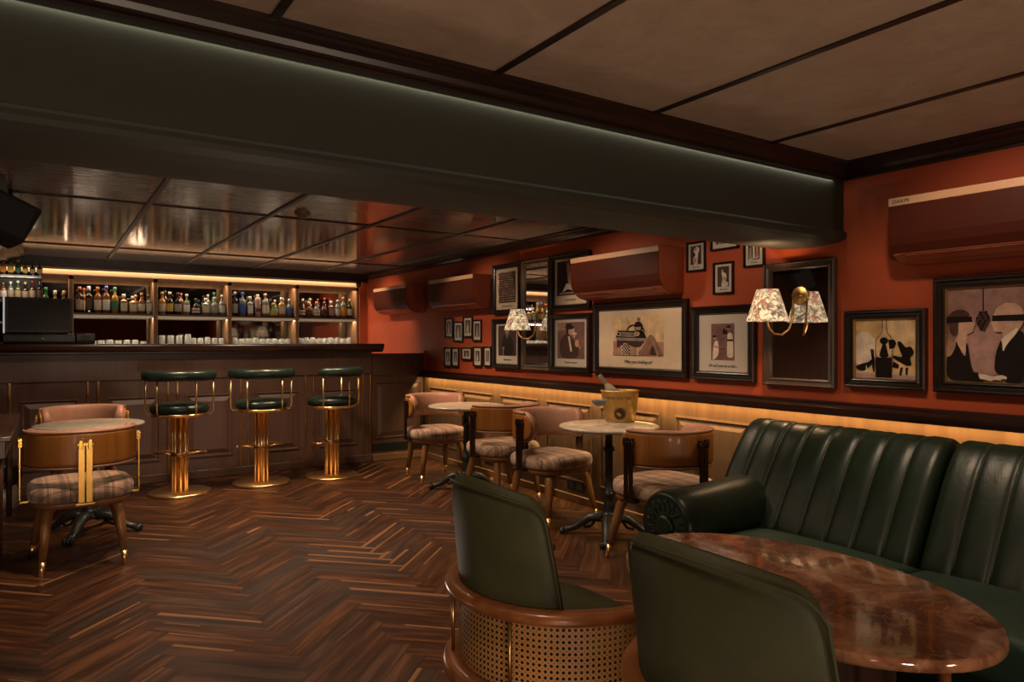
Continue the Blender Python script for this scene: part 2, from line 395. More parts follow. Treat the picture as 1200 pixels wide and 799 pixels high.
# ceiling seams
SX = [.56, 1.335, 2.115, 2.9, -.22, -1.0, -1.78]
for k, x in enumerate(SX):
    bm = B(); box(bm, x - .014, x + .014, -2.6, 2.1, ZF - .008, ZF, .002); struct('trim_%d' % (6 + k), bm, DARKW, 'dark wooden strip between front ceiling panels, running lengthwise (%s)' % ['nearest the top centre', 'second from the right wall side group', 'third toward the wall', 'closest to the red wall', 'at far left', 'beyond the left edge', 'furthest left'][k], 'ceiling strip')
k = 13
for x in SX[:4]:
    bm = B(); box(bm, x - .016, x + .016, 2.66, 9.1, ZB - .012, ZB, .004); struct('trim_%d' % k, bm, plain('grey_brown_strip', (.09, .075, .07), .3), 'lengthwise strip between the varnished bar ceiling panels', 'ceiling strip'); k += 1
for y in (3.6, 5.17, 7.75):
    bm = B(); box(bm, -.2, XW - .08, y - .012, y + .012, ZB - .009, ZB, .003); struct('trim_%d' % k, bm, DARKX, 'dark crosswise strip between the varnished bar ceiling panels', 'ceiling strip'); k += 1
# dark lintel above the back bar
bm = B(); box(bm, -.45, XW, 8.92, 9.4, 2.10, ZB); struct('trim_%d' % k, bm, DARKX, 'dark lintel over the back bar shelving', 'lintel'); k += 1
# wainscot on the right wall
bm = B(); box(bm, 3.575, XW, 1.0 - 3.6, 7.2, .06, .94)
PAN = [(6.42, 7.03), (5.70, 6.29), (4.96, 5.57), (4.24, 4.84), (3.50, 4.14), (2.75, 3.36), (1.95, 2.6), (1.15, 1.8), (.35, 1.0), (-.45, .2), (-1.3, -.6), (-2.2, -1.45)]
def raised_x(bm, x, y0, y1, z0, z1, s=-1, mi=0):
    rs = [(0, 0), (0, .010), (.012, .012), (.018, .002), (.03, .002), (.062, .014), (.062, .014)]
    rings = [[(x + s * d, y0 + i, z0 + i), (x + s * d, y1 - i, z0 + i), (x + s * d, y1 - i, z1 - i), (x + s * d, y0 + i, z1 - i)] for i, d in rs[:-1]]
    vv = ring_loft(bm, rings, True, False, False, mi); bm.faces.new(vv[-1])
for y0, y1 in PAN: raised_x(bm, 3.575, y0, y1, .17, .80)
struct('trim_%d' % k, bm, WAIN, 'walnut wainscot with raised panels along the red wall', 'wainscot'); k += 1
pr = [(0, .975), (.035, .975), (.05, .968), (.05, .958), (.085, .953), (.10, .945), (.10, .906), (.092, .906), (.092, .942), (0, .942)]
bm = B(); ring_loft(bm, [[(XW - a, y, z) for a, z in pr] for y in (-2.6, 7.2)], smooth=False); struct('trim_%d' % k, bm, DARKW, 'dark moulded dado rail hiding the light strip', 'rail'); k += 1
bm = B(); box(bm, 3.512, 3.524, -2.5, 7.16, .934, .941); struct('trim_%d' % k, bm, emit('warm_led_strip', (1, .68, .25), 2.5), 'glowing warm light strip under the dado rail', 'light strip'); k += 1
bm = B(); box(bm, 3.55, 3.6, -2.6, 7.17, 0, .062, .006); struct('baseboard_right', bm, SKIRT, 'oak skirting at the foot of the wainscot', 'skirting')

# ------------------------------------------------------------------ bar counter
bar = thing('bar_counter', 'long brown panelled bar counter with brass inlay strips', 'bar', (1.3, 7.4, 0))
def L(o): # shift child mesh so that world coords are kept
    o.location = (-o.parent.location.x, -o.parent.location.y, -o.parent.location.z); return o
def raised_y(bm, y, x0, x1, z0, z1, mi=0):
    rs = [(0, 0), (0, .010), (.012, .012), (.018, .002), (.03, .002), (.07, .016)]
    rings = [[(x0 + i, y - d, z0 + i), (x1 - i, y - d, z0 + i), (x1 - i, y - d, z1 - i), (x0 + i, y - d, z1 - i)] for i, d in rs]
    vv = ring_loft(bm, rings, True, False, False, mi); bm.faces.new(vv[-1])
bm = B(); box(bm, -.445, 2.945, 7.2, 7.75, .08, 1.19); box(bm, -.445, 2.945, 7.185, 7.2, .955, 1.19, .003); L(obj('body', bm, BARW, bar))
pr = [(7.2, 1.19), (7.12, 1.19), (7.10, 1.196), (7.10, 1.208), (7.08, 1.215), (7.065, 1.235), (7.055, 1.262), (7.06, 1.274), (7.07, 1.28), (7.82, 1.28), (7.82, 1.19)]
bm = B(); ring_loft(bm, [[(x, y, z) for y, z in pr] for x in (-.445, 3.035)], smooth=False); L(obj('countertop', bm, BARX, bar))
bm = B(); box(bm, -.445, 2.945, 7.17, 7.2, 0, .08, .006); L(obj('plinth', bm, wood('reddish_plinth', (.075, .035, .022), (.11, .052, .034), 'X', 14, .35), bar))
for a, b_ in [(-.26, .30), (.378, .94), (1.019, 1.585), (1.657, 2.224), (2.304, 2.845)]:
    bm = B(); raised_y(bm, 7.2, a + .07, b_ - .07, .2, .80); L(obj('raised_panel', bm, BARW, bar))
for x in (-.34, -.26, .30, .378, .94, 1.019, 1.585, 1.657, 2.224, 2.304, 2.845, 2.93):
    bm = B(); box(bm, x - .008, x + .008, 7.188, 7.2, .085, .952, .002); L(obj('brass_strip', bm, BRASSD, bar))
ht = thing('bar_hatch', 'brown panelled hatch door between the bar counter and the red wall', 'hatch', (3.27, 7.22, 0))
bm = B(); box(bm, 2.953, 3.575, 7.2, 7.26, .09, 1.172, .003); raised_y(bm, 7.2, 2.99, 3.54, .24, .86); L(obj('door_leaf', bm, BARW, ht))
bm = B(); box(bm, 2.953, 3.575, 7.188, 7.2, .93, 1.165, .003); L(obj('top_band', bm, BARW, ht))
bm = B(); box(bm, 2.953, 3.55, 7.186, 7.2, .10, .19, .002); L(obj('kick_plate', bm, plain('black_slate', (.012, .016, .014), .3), ht))
bm = B(); box(bm, 2.953, 3.55, 7.17, 7.26, 0, .075, .006); L(obj('skirting', bm, SKIRT, ht))
bm = B(); box(bm, 3.575, 3.6, 7.18, 7.27, 0, 1.2, .003); struct('trim_%d' % k, bm, WALLC, 'narrow red post where the hatch meets the wall', 'post'); k += 1

# ------------------------------------------------------------------ back bar
CY0, CY1 = 9.0, 9.36
bb = thing('back_bar_shelving', 'lit wooden back bar shelving with mirrors and two shelves', 'shelving', (1.6, 9.2, 0))
bm = B(); box(bm, -.45, 3.5, CY0, CY1 + .04, 0, 1.20); L(obj('base_cabinet', bm, DARKX, bb))
POSTX = [.22, 1.045, 1.855, 2.675, 3.49]
for x in POSTX:
    bm = B(); box(bm, x - .022, x + .022, CY0, CY1, 1.2, 2.03, .002); L(obj('upright', bm, SHELFW, bb))
    bm = B(); box(bm, x - .014, x + .014, CY0 - .012, CY0, 1.2, 1.985, .002); L(obj('upright_edge', bm, wood('brown_edge', (.10, .045, .02), (.16, .075, .035), 'Z', 14, .4), bb))
bm = B(); box(bm, -.45, 3.5, CY0 + .005, CY1, 1.60, 1.62, .001); L(obj('shelf', bm, BARX, bb))
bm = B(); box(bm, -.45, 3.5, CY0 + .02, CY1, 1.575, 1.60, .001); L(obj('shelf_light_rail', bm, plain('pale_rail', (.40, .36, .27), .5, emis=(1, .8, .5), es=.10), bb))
bm = B(); box(bm, -.45, 3.5, CY0 + .02, CY1, 1.2, 1.245); L(obj('shelf', bm, plain('lower_shelf_dark', (.03, .02, .015), .25), bb))
bm = B(); box(bm, -.45, 3.5, CY0 - .03, CY1, 2.035, 2.05); box(bm, -.45, 3.5, CY0 - .035, CY0 - .02, 2.03, 2.085, .004); L(obj('cornice', bm, plain('lit_cornice', (.42, .27, .16), .45, emis=(1, .62, .33), es=.22), bb))  # LED wash on the wooden fascia painted as weak emission
bm = B(); box(bm, -.45, 3.5, CY0, CY0 + .02, 1.985, 2.03); box(bm, -.45, 3.5, CY1 - .03, CY1 - .02, 1.96, 2.03); L(obj('head_rail', bm, SHELFW, bb))
for a, b_ in zip([-.45] + POSTX, POSTX):
    bm = B(); box(bm, a + .03, b_ - .03, CY1 - .008, CY1 - .004, 1.25, 1.965); L(obj('mirror_panel', bm, MIRRORB, bb))
bm = B(); box(bm, 3.5, 3.6, CY0 - .04, 9.4, 0, 2.1); struct('trim_%d' % k, bm, WALLC, 'narrow red pier closing the right end of the back bar', 'pier'); k += 1
sd = thing('ceiling_camera', 'small dark dome fixture at the right end of the back bar cornice', 'camera', (3.46, 8.9, 2.06))
bm = B(); lathe(bm, [(.0, .04), (.028, .035), (.035, .01), (.03, -.02), (.012, -.035), (0, -.037)], seg=16, cap=False); obj('dome', bm, plain('dark_red_gloss', (.06, .02, .015), .2), sd)
bm = B(); box(bm, -.012, .012, -.02, .06, .03, .045); obj('bracket', bm, BLACK, sd)

# bottles -----------------------------------------------------------
GC = {}
def gmat(n, c, r=.08):
    if n not in GC: GC[n] = plain(n, tuple(x * .62 for x in c), r, coat=.3)
    return GC[n]
BODY = {'amber': (.20, .07, .012), 'golden': (.36, .20, .04), 'dark brown': (.022, .009, .005), 'black': (.008, .008, .009), 'clear': (.20, .21, .18), 'green': (.02, .10, .03),
        'pale green': (.16, .22, .13), 'pale blue': (.16, .20, .23), 'pink-white': (.55, .40, .36), 'reddish brown': (.085, .018, .008), 'olive': (.10, .11, .03), 'yellow': (.50, .36, .03), 'orange': (.5, .16, .03), 'red': (.3, .02, .02), 'dark green': (.01, .03, .015)}
LAB = {'cream': (.62, .55, .40), 'white': (.68, .66, .62), 'black': (.01, .01, .01), 'yellow': (.62, .42, .06), 'blue': (.03, .09, .35), 'green': (.04, .16, .09), 'tan': (.42, .32, .2), 'grey': (.3, .3, .3), 'orange': (.7, .28, .03), 'brown': (.10, .03, .015), 'no': None}
CAP = {'gold': (.55, .34, .10), 'white': (.6, .58, .55), 'black': (.01, .01, .01), 'blue': (.02, .08, .45), 'orange': (.55, .16, .04), 'green': (.03, .20, .12), 'red': (.35, .02, .02), 'cork': (.45, .28, .13), 'silver': (.5, .5, .5), 'yellow': (.6, .42, .08), 'dark': (.03, .02, .02)}
KIND = {  # radius-normalised profiles (r, z fraction), cap start, label range, squash
 'tall': ([(.0, 0), (.95, 0), (1, .02), (1, .60), (.92, .66), (.42, .74), (.34, .80), (.32, .92)], .90, (.12, .5), 1),
 'round': ([(.0, 0), (.95, 0), (1, .02), (1, .55), (.8, .64), (.36, .72), (.32, .90)], .88, (.14, .48), 1),
 'square': ([(.0, 0), (.96, 0), (1, .02), (1, .62), (.88, .67), (.35, .70), (.33, .86)], .84, (.14, .55), 1),
 'squat': ([(.0, 0), (.9, 0), (1, .04), (1.05, .30), (.95, .5), (.5, .66), (.33, .72), (.33, .86)], .82, (.12, .42), 1),
 'cone': ([(.0, 0), (.95, 0), (1, .03), (.95, .25), (.6, .5), (.36, .68), (.3, .88)], .86, (.08, .3), 1),
 'slab': ([(.0, 0), (.98, 0), (1, .01), (1, .72), (.9, .82), (.4, .90), (.36, .93)], .90, (.2, .36), 1),
}
ORD = ['first', 'second', 'third', 'fourth', 'fifth', 'sixth', 'seventh', 'eighth', 'ninth', 'tenth', 'eleventh', 'twelfth', 'thirteenth', 'fourteenth', 'fifteenth', 'sixteenth']
def bottle(x, y, z, kind, h, r, body, lab, cap, label, group):
    pf, cz, (l0, l1), sq = KIND[kind]
    t = thing('liquor_bottle', label, 'bottle', (x, y, z + .0008), 0, group)
    sq4 = kind in ('square', 'slab')
    bm = B(); vv = lathe(bm, [(a * r, b * h) for a, b in pf], seg=16, cap=False)
    if sq4:
        for v in bm.verts:
            q = math.hypot(v.co.x, v.co.y)
            if q > r * .7:
                th = math.atan2(v.co.y, v.co.x); g = (abs(math.cos(th)) ** 5 + abs(math.sin(th)) ** 5) ** (-.2)
                v.co.x *= g * .92; v.co.y *= g * .8
    obj('glass_body', bm, gmat(body + '_glass', BODY[body]), t)
    if LAB[lab]:
        bm = B()
        if sq4: box(bm, -r * .75, r * .75, -r * .80 - .003, -r * .5, l0 * h, l1 * h)
        else:
            rings = [[((r + .0015) * math.cos(a), (r + .0015) * math.sin(a), zz * h) for a in [PI + PI * i / 12 for i in range(13)]] for zz in (l0, l1)]
            ring_loft(bm, rings, False, False)
        obj('paper_label', bm, gmat(lab + '_paper', LAB[lab], .55), t)
    bm = B(); lathe(bm, [(0, cz * h), (.36 * r + .003, cz * h), (.38 * r + .003, cz * h + .002), (.38 * r + .003, h - .003), (.3 * r, h), (0, h)], seg=12, cap=False)
    obj('cap', bm, gmat(cap + '_cap', CAP[cap], .3), t)
    return t
BY = 9.10
BAYS = [
 ('bay behind the monitor', [(-.01, 'round', .27, .034, 'green', 'white', 'green'), (.075, 'squat', .24, .034, 'golden', 'yellow', 'white'), (.155, 'squat', .24, .036, 'olive', 'cream', 'cork')]),
 ('second shelf bay', [(.30, 'tall', .29, .037, 'dark brown', 'tan', 'orange'), (.389, 'square', .30, .036, 'black', 'brown', 'silver'), (.474, 'tall', .295, .037, 'amber', 'cream', 'orange'), (.558, 'tall', .31, .037, 'amber', 'white', 'blue'), (.642, 'round', .30, .037, 'golden', 'green', 'green'), (.73, 'square', .225, .043, 'amber', 'cream', 'white'), (.82, 'square', .205, .043, 'golden', 'cream', 'white'), (.91, 'round', .245, .037, 'amber', 'cream', 'orange'), (.985, 'square', .225, .034, 'clear', 'white', 'dark')]),
 ('third shelf bay', [(1.125, 'round', .265, .04, 'golden', 'cream', 'cork'), (1.205, 'round', .27, .038, 'dark brown', 'yellow', 'silver'), (1.293, 'round', .265, .038, 'black', 'grey', 'dark'), (1.388, 'round', .25, .034, 'pale green', 'white', 'white'), (1.49, 'squat', .20, .044, 'black', 'cream', 'black'), (1.598, 'square', .21, .045, 'clear', 'cream', 'silver'), (1.70, 'round', .225, .042, 'clear', 'grey', 'silver'), (1.785, 'round', .255, .04, 'clear', 'white', 'white')]),
 ('fourth shelf bay', [(1.935, 'tall', .30, .034, 'black', 'grey', 'silver'), (2.025, 'tall', .295, .038, 'pale blue', 'blue', 'blue'), (2.115, 'square', .25, .04, 'clear', 'white', 'silver'), (2.208, 'slab', .275, .038, 'pink-white', 'brown', 'white'), (2.30, 'tall', .29, .042, 'clear', 'cream', 'cork'), (2.40, 'cone', .175, .052, 'pale green', 'yellow', 'yellow'), (2.50, 'square', .25, .04, 'golden', 'cream', 'silver'), (2.60, 'round', .23, .04, 'pale blue', 'blue', 'white')]),
 ('fifth shelf bay', [(2.765, 'squat', .22, .042, 'dark brown', 'white', 'dark'), (2.855, 'squat', .21, .043, 'amber', 'black', 'white'), (2.955, 'squat', .21, .045, 'clear', 'cream', 'orange'), (3.055, 'squat', .21, .045, 'reddish brown', 'black', 'dark'), (3.15, 'square', .225, .04, 'reddish brown', 'tan', 'white'), (3.24, 'tall', .24, .035, 'pale blue', 'white', 'silver'), (3.32, 'tall', .28, .038, 'clear', 'orange', 'orange'), (3.41, 'round', .255, .036, 'dark green', 'cream', 'yellow')]),
]
for bi, (bname, bl) in enumerate(BAYS):
    for i, (x, kd, h, r, bc, lc, cc) in enumerate(bl):
        bottle(x, BY, 1.62, kd, h, r, bc, lc, cc, '%s bottle with %s label and %s top, %s in the %s' % (bc, lc, cc, ORD[i], bname), 'bottles on the lit back bar shelf')
# second row behind, partly hidden
BR = [(.345, 'tall', .285, 'amber', 'cream', 'red'), (.86, 'round', .23, 'amber', 'tan', 'gold'), (1.17, 'tall', .29, 'dark brown', 'tan', 'dark'), (1.345, 'tall', .265, 'amber', 'brown', 'red'), (1.645, 'tall', .26, 'clear', 'grey', 'silver'), (1.715, 'tall', .29, 'green', 'green', 'green'), (2.345, 'round', .23, 'clear', 'white', 'silver'), (2.555, 'round', .25, 'clear', 'tan', 'gold'),
      (2.45, 'round', .22, 'clear', 'white', 'silver'), (2.81, 'round', .25, 'amber', 'tan', 'silver'), (2.905, 'round', .26, 'reddish brown', 'tan', 'gold'), (3.005, 'round', .25, 'dark brown', 'tan', 'dark'), (3.1, 'round', .27, 'reddish brown', 'brown', 'red')]
for i, (x, kd, h, bc, lc, cc) in enumerate(BR):
    bottle(x, 9.215, 1.62, kd, h, .034, bc, lc, cc, '%s bottle with %s label and %s top, %s along the rear row' % (bc, lc, cc, ORD[i]), 'bottles in the rear row of the back bar shelf')
# upturned glasses on the lower shelf
def tumbler(label, group, r=.036, h=.085):
    t = thing('tumbler', label, 'glass', (0, 0, 0), 0, group)
    bm = B(); lathe(bm, [(r * .98, 0), (r, .003), (r * .86, h - .008), (r * .8, h), (0, h), (0, h - .006), (r * .74, h - .008), (r * .94, .0)], seg=14, cap=False); obj('cup', bm, TUMB, t)
    return t
tm = None
rj = random.Random(5)
rows = [(.42, .93, 7, 'second', .07), (1.12, 1.40, 4, 'third', .13), (1.46, 1.78, 5, 'third', .10), (1.94, 2.58, 9, 'fourth', .095), (2.75, 3.40, 9, 'fifth', .10)]
cnt = {}
for x0, x1, n, bay, h in rows:
    for q in range(n):
        for rw in range(2):
            x = x0 + (x1 - x0) * q / max(1, n - 1) + rj.uniform(-.002, .002); y = 9.08 + .09 * rw
            c = cnt[(bay, rw)] = cnt.get((bay, rw), 0) + 1
            lb = 'upturned clear tumbler, %s from left in the %s row of the %s bay' % (ORD[c - 1], ['front', 'rear'][rw], bay)
            gp = 'upturned tumblers on the lower back bar shelf'
            o = tumbler(lb, gp) if tm is None else dup(tm, (0, 0, 0), 0, lb, gp)
            if tm is None: tm = o
            o.location = (x + .01 * rw, y, 1.2458); hs = h / .085 * rj.choice((.88, 1, 1, 1.12)); o.scale = (1, 1, hs)

# ------------------------------------------------------------------ left shelf unit with bottles
ls = thing('wall_shelf_rack', 'dark rack of three short shelves at the left end of the bar', 'shelving', (-.24, 8.38, 1.2))
for z in (1.30, 1.505, 1.715, 1.955):
    bm = B(); box(bm, -.45, -.04, 8.30, 8.48, z - .03, z - .006, .002); L(obj('shelf', bm, DARKX, ls))
    bm = B(); box(bm, -.45, -.04, 8.29, 8.30, z - .032, z - .004, .002); L(obj('metal_edge', bm, CHROME, ls))
bm = B(); box(bm, -.45, -.435, 8.30, 8.48, 1.28, 2.0); box(bm, -.445, -.04, 8.48, 8.485, 1.28, 2.0); L(obj('back_panel', bm, BLACKM, ls))
def rowb(zs, specs, nm):
    xs = [-.41 + i * (.35 / (len(specs) - 1)) for i in range(len(specs))]
    for i, (x, (kd, h, r, bc, lc, cc)) in enumerate(zip(xs, specs)):
        bottle(x, 8.36, zs, kd, h, r, bc, lc, cc, '%s bottle with %s label and %s top, %s on the rack\'s %s shelf' % (bc, lc, cc, ORD[i], nm), 'bottles on the left rack')
rowb(1.95, [('square', .13, .026, 'orange', 'yellow', 'dark'), ('square', .14, .026, 'orange', 'orange', 'dark'), ('square', .14, .026, 'yellow', 'yellow', 'dark'), ('round', .15, .024, 'green', 'green', 'white'), ('square', .12, .024, 'olive', 'yellow', 'dark'), ('square', .12, .025, 'dark brown', 'grey', 'dark'), ('square', .125, .025, 'dark brown', 'tan', 'dark')], 'top')
rowb(1.709, [('round', .19, .027, 'dark brown', 'orange', 'dark'), ('round', .18, .027, 'amber', 'white', 'dark'), ('round', .18, .027, 'clear', 'tan', 'silver'), ('round', .19, .026, 'olive', 'tan', 'silver'), ('round', .18, .027, 'dark brown', 'tan', 'gold'), ('round', .2, .026, 'reddish brown', 'tan', 'red'), ('tall', .2, .026, 'dark brown', 'brown', 'dark')], 'middle')
rowb(1.499, [('round', .16, .027, 'dark brown', 'orange', 'dark'), ('round', .16, .027, 'amber', 'white', 'dark'), ('round', .15, .027, 'clear', 'black', 'white'), ('squat', .14, .03, 'black', 'white', 'dark'), ('squat', .14, .03, 'dark brown', 'tan', 'dark')], 'lower')
# ------------------------------------------------------------------ bar equipment
mn = thing('monitor', 'black flat till monitor standing on the cash drawer', 'monitor', (-.055, 7.48, 1.365), math.radians(6))
bm = B(); box(bm, -.25, .25, -.02, .02, .015, .325, .006); obj('screen_housing', bm, BLACK, mn)
bm = B(); box(bm, -.228, .228, -.0215, -.0205, .04, .31); obj('screen', bm, plain('dark_screen', (.012, .008, .007), .22), mn)
bm = B(); box(bm, -.262, -.252, -.03, .02, .01, .325, .003); obj('lit_side_edge', bm, plain('painted_edge_light', (.7, .7, .7), .4, emis=(1, 1, 1), es=.35), mn)  # light catching the monitor's left edge, painted as a white glow
bm = B(); box(bm, -.05, .05, -.01, .05, -.0, .03, .004); box(bm, -.12, .12, -.08, .08, .001, .008, .002); obj('stand', bm, BLACK, mn)
cd = thing('cash_drawer', 'black cash drawer with a round lock under the monitor', 'cash drawer', (-.05, 7.48, 1.281))
bm = B(); box(bm, -.26, .26, -.17, .17, 0, .083, .004); obj('casing', bm, BLACK, cd)
bm = B(); box(bm, -.235, .235, -.178, -.17, .012, .072, .002); obj('drawer_front', bm, plain('satin_black', (.014, .014, .015), .35), cd)
bm = B(); lathe(bm, [(0, 0), (.012, 0), (.012, .006), (.006, .007), (0, .008)], seg=16, cap=False); xf(bm, bm.verts, (.02, -.178, .042), (PI / 2, 0, 0)); obj('lock', bm, CHROME, cd)
rp = thing('receipt_printer', 'small black receipt printer to the right of the cash drawer', 'printer', (.29, 7.5, 1.281))
bm = B(); box(bm, -.075, .075, -.1, .1, 0, .1, .01); obj('casing', bm, BLACK, rp)
bm = B(); box(bm, -.04, .04, -.102, -.1, .03, .075); obj('paper_slot', bm, BLACKM, rp)
tn = thing('tangled_headset', 'small black and silver gadget at the far left end of the bar top', 'gadget', (-.375, 7.3, 1.281))
bm = B(); tube(bm, [(.04 * math.cos(a), .02 * math.sin(a), .035 + .03 * math.sin(a)) for a in [i * PI / 6 for i in range(13)]], .007); obj('band', bm, BLACK, tn)
bm = B(); lathe(bm, [(0, 0), (.022, 0), (.025, .01), (.018, .03), (0, .034)], (.02, -.03, 0), 14, cap=False); obj('earpiece', bm, CHROME, tn)
# loudspeaker
sp = thing('loudspeaker', 'black loudspeaker tilted down from the ceiling at the left edge', 'loudspeaker', (-.2, 5.0, 2.0), rot=(math.radians(-8), math.radians(22), math.radians(20)))
bm = B()
prof = [(-.14, -.12), (.10, -.12), (.13, .13), (-.17, .13)]
ring_loft(bm, [[(x, y, z) for x, z in prof] for y in (-.09, .09)], smooth=False)
bmesh.ops.bevel(bm, geom=list(bm.edges), offset=.012, segments=2, affect='EDGES'); obj('cabinet', bm, BLACKM, sp)
bm = B(); box(bm, -.13, .09, -.096, -.092, -.095, .105, .001); obj('grille', bm, plain('charcoal_mesh', (.03, .03, .03), .7), sp)
bm = B(); tube(bm, [(0, .05, .13), (-.03, .05, .22)], .012); obj('mount', bm, BLACK, sp)
sm = thing('smoke_detector', 'small brown smoke detector on the varnished ceiling', 'smoke detector', (1.55, 5.0, ZB))
sm.location = (1.50, 4.93, ZB)
bm = B(); lathe(bm, [(.055, 0), (.055, -.012), (.035, -.02), (.03, -.035), (0, -.038)], seg=20, cap=False); obj('body', bm, plain('brown_plastic', (.13, .07, .045), .4), sm)

# ------------------------------------------------------------------ stools
def make_stool(label, loc, rz):
    t = thing('bar_stool', label, 'bar stool', loc, rz, 'brass bar stools')
    bm = B(); lathe(bm, [(0, 0), (.245, 0), (.25, .004), (.25, .018), (.243, .024), (.09, .026), (.07, .03), (0, .03)], seg=48, cap=False); obj('base_disc', bm, BRASS, t)
    bm = B()
    lathe(bm, [(.030, .026), (.030, .67)], seg=20)
    for i in range(8):
        a = 2 * PI * i / 8 + .2; tube(bm, [(.056 * math.cos(a), .056 * math.sin(a), .026), (.056 * math.cos(a), .056 * math.sin(a), .67)], .0125, 10)
    obj('fluted_column', bm, BRASS, t)
    bm = B(); lathe(bm, [(.066, .325), (.072, .328), (.072, .352), (.066, .355)], seg=24, cap=False); obj('collar', bm, BRASSD, t)
    bm = B(); tube(bm, [(-.065, 0, .34), (-.13, .03, .345), (-.2, .05, .345)], .008); tube(bm, [(.065, 0, .34), (.13, .03, .345), (.2, .05, .345)], .008)
    tube(bm, [(.2 * math.cos(a), .05 + .14 * math.sin(a), .345) for a in [PI * i / 12 for i in range(13)]], .009); obj('footrest', bm, BRASS, t)
    bm = B(); lathe(bm, [(0, .665), (.2, .665), (.225, .672), (.228, .685), (.22, .695), (0, .695)], seg=40, cap=False); obj('seat_ring', bm, BRASS, t)
    bm = B(); lathe(bm, [(0, .69), (.205, .69), (.228, .705), (.235, .73), (.225, .758), (.19, .775), (.1, .783), (0, .785)], seg=40, cap=False); obj('seat_cushion', bm, STOOLG, t)
    R = .262; A = math.radians(98)
    pts = [(R * math.sin(a), -R * math.cos(a), 1.015) for a in [-A + 2 * A * i / 32 for i in range(33)]]
    bm = B(); sec = ell(.036, .044, 14, .85)
    pv = [Vector(p) for p in pts]; rings = []
    for i, p in enumerate(pv):
        tt = (pv[min(i + 1, 32)] - pv[max(i - 1, 0)]).normalized(); a = tt.cross(Vector((0, 0, 1)))
        e = min(i, 32 - i); s = [0.35, .78, .95][e] if e < 3 else 1
        rings.append([p + a * u * s + Vector((0, 0, w * s)) for u, w in sec])
    ring_loft(bm, rings); obj('back_cushion', bm, STOOLG, t)
    for a in (-84, -42, 20, 70) if False else (-88, -34, 34, 88):
        a = math.radians(a); sx, sy = math.sin(a), -math.cos(a)
        bm = B(); tube(bm, [(.2 * sx, .2 * sy, .678), (.245 * sx, .245 * sy, .68), (.262 * sx, .262 * sy, .70), (.266 * sx, .266 * sy, .74), (.264 * sx, .264 * sy, .985)], .0075, 8); obj('support_rod', bm, BRASS, t)
    return t
st = make_stool('brass bar stool with green seat, leftmost of the three at the bar', (.95, 6.58, 0), math.radians(-14))
dup(st, (1.645, 6.64, 0), math.radians(-6), 'brass bar stool with green seat, middle of the three at the bar')
dup(st, (2.295, 6.60, 0), math.radians(52), 'brass bar stool turned sideways, rightmost of the three at the bar')

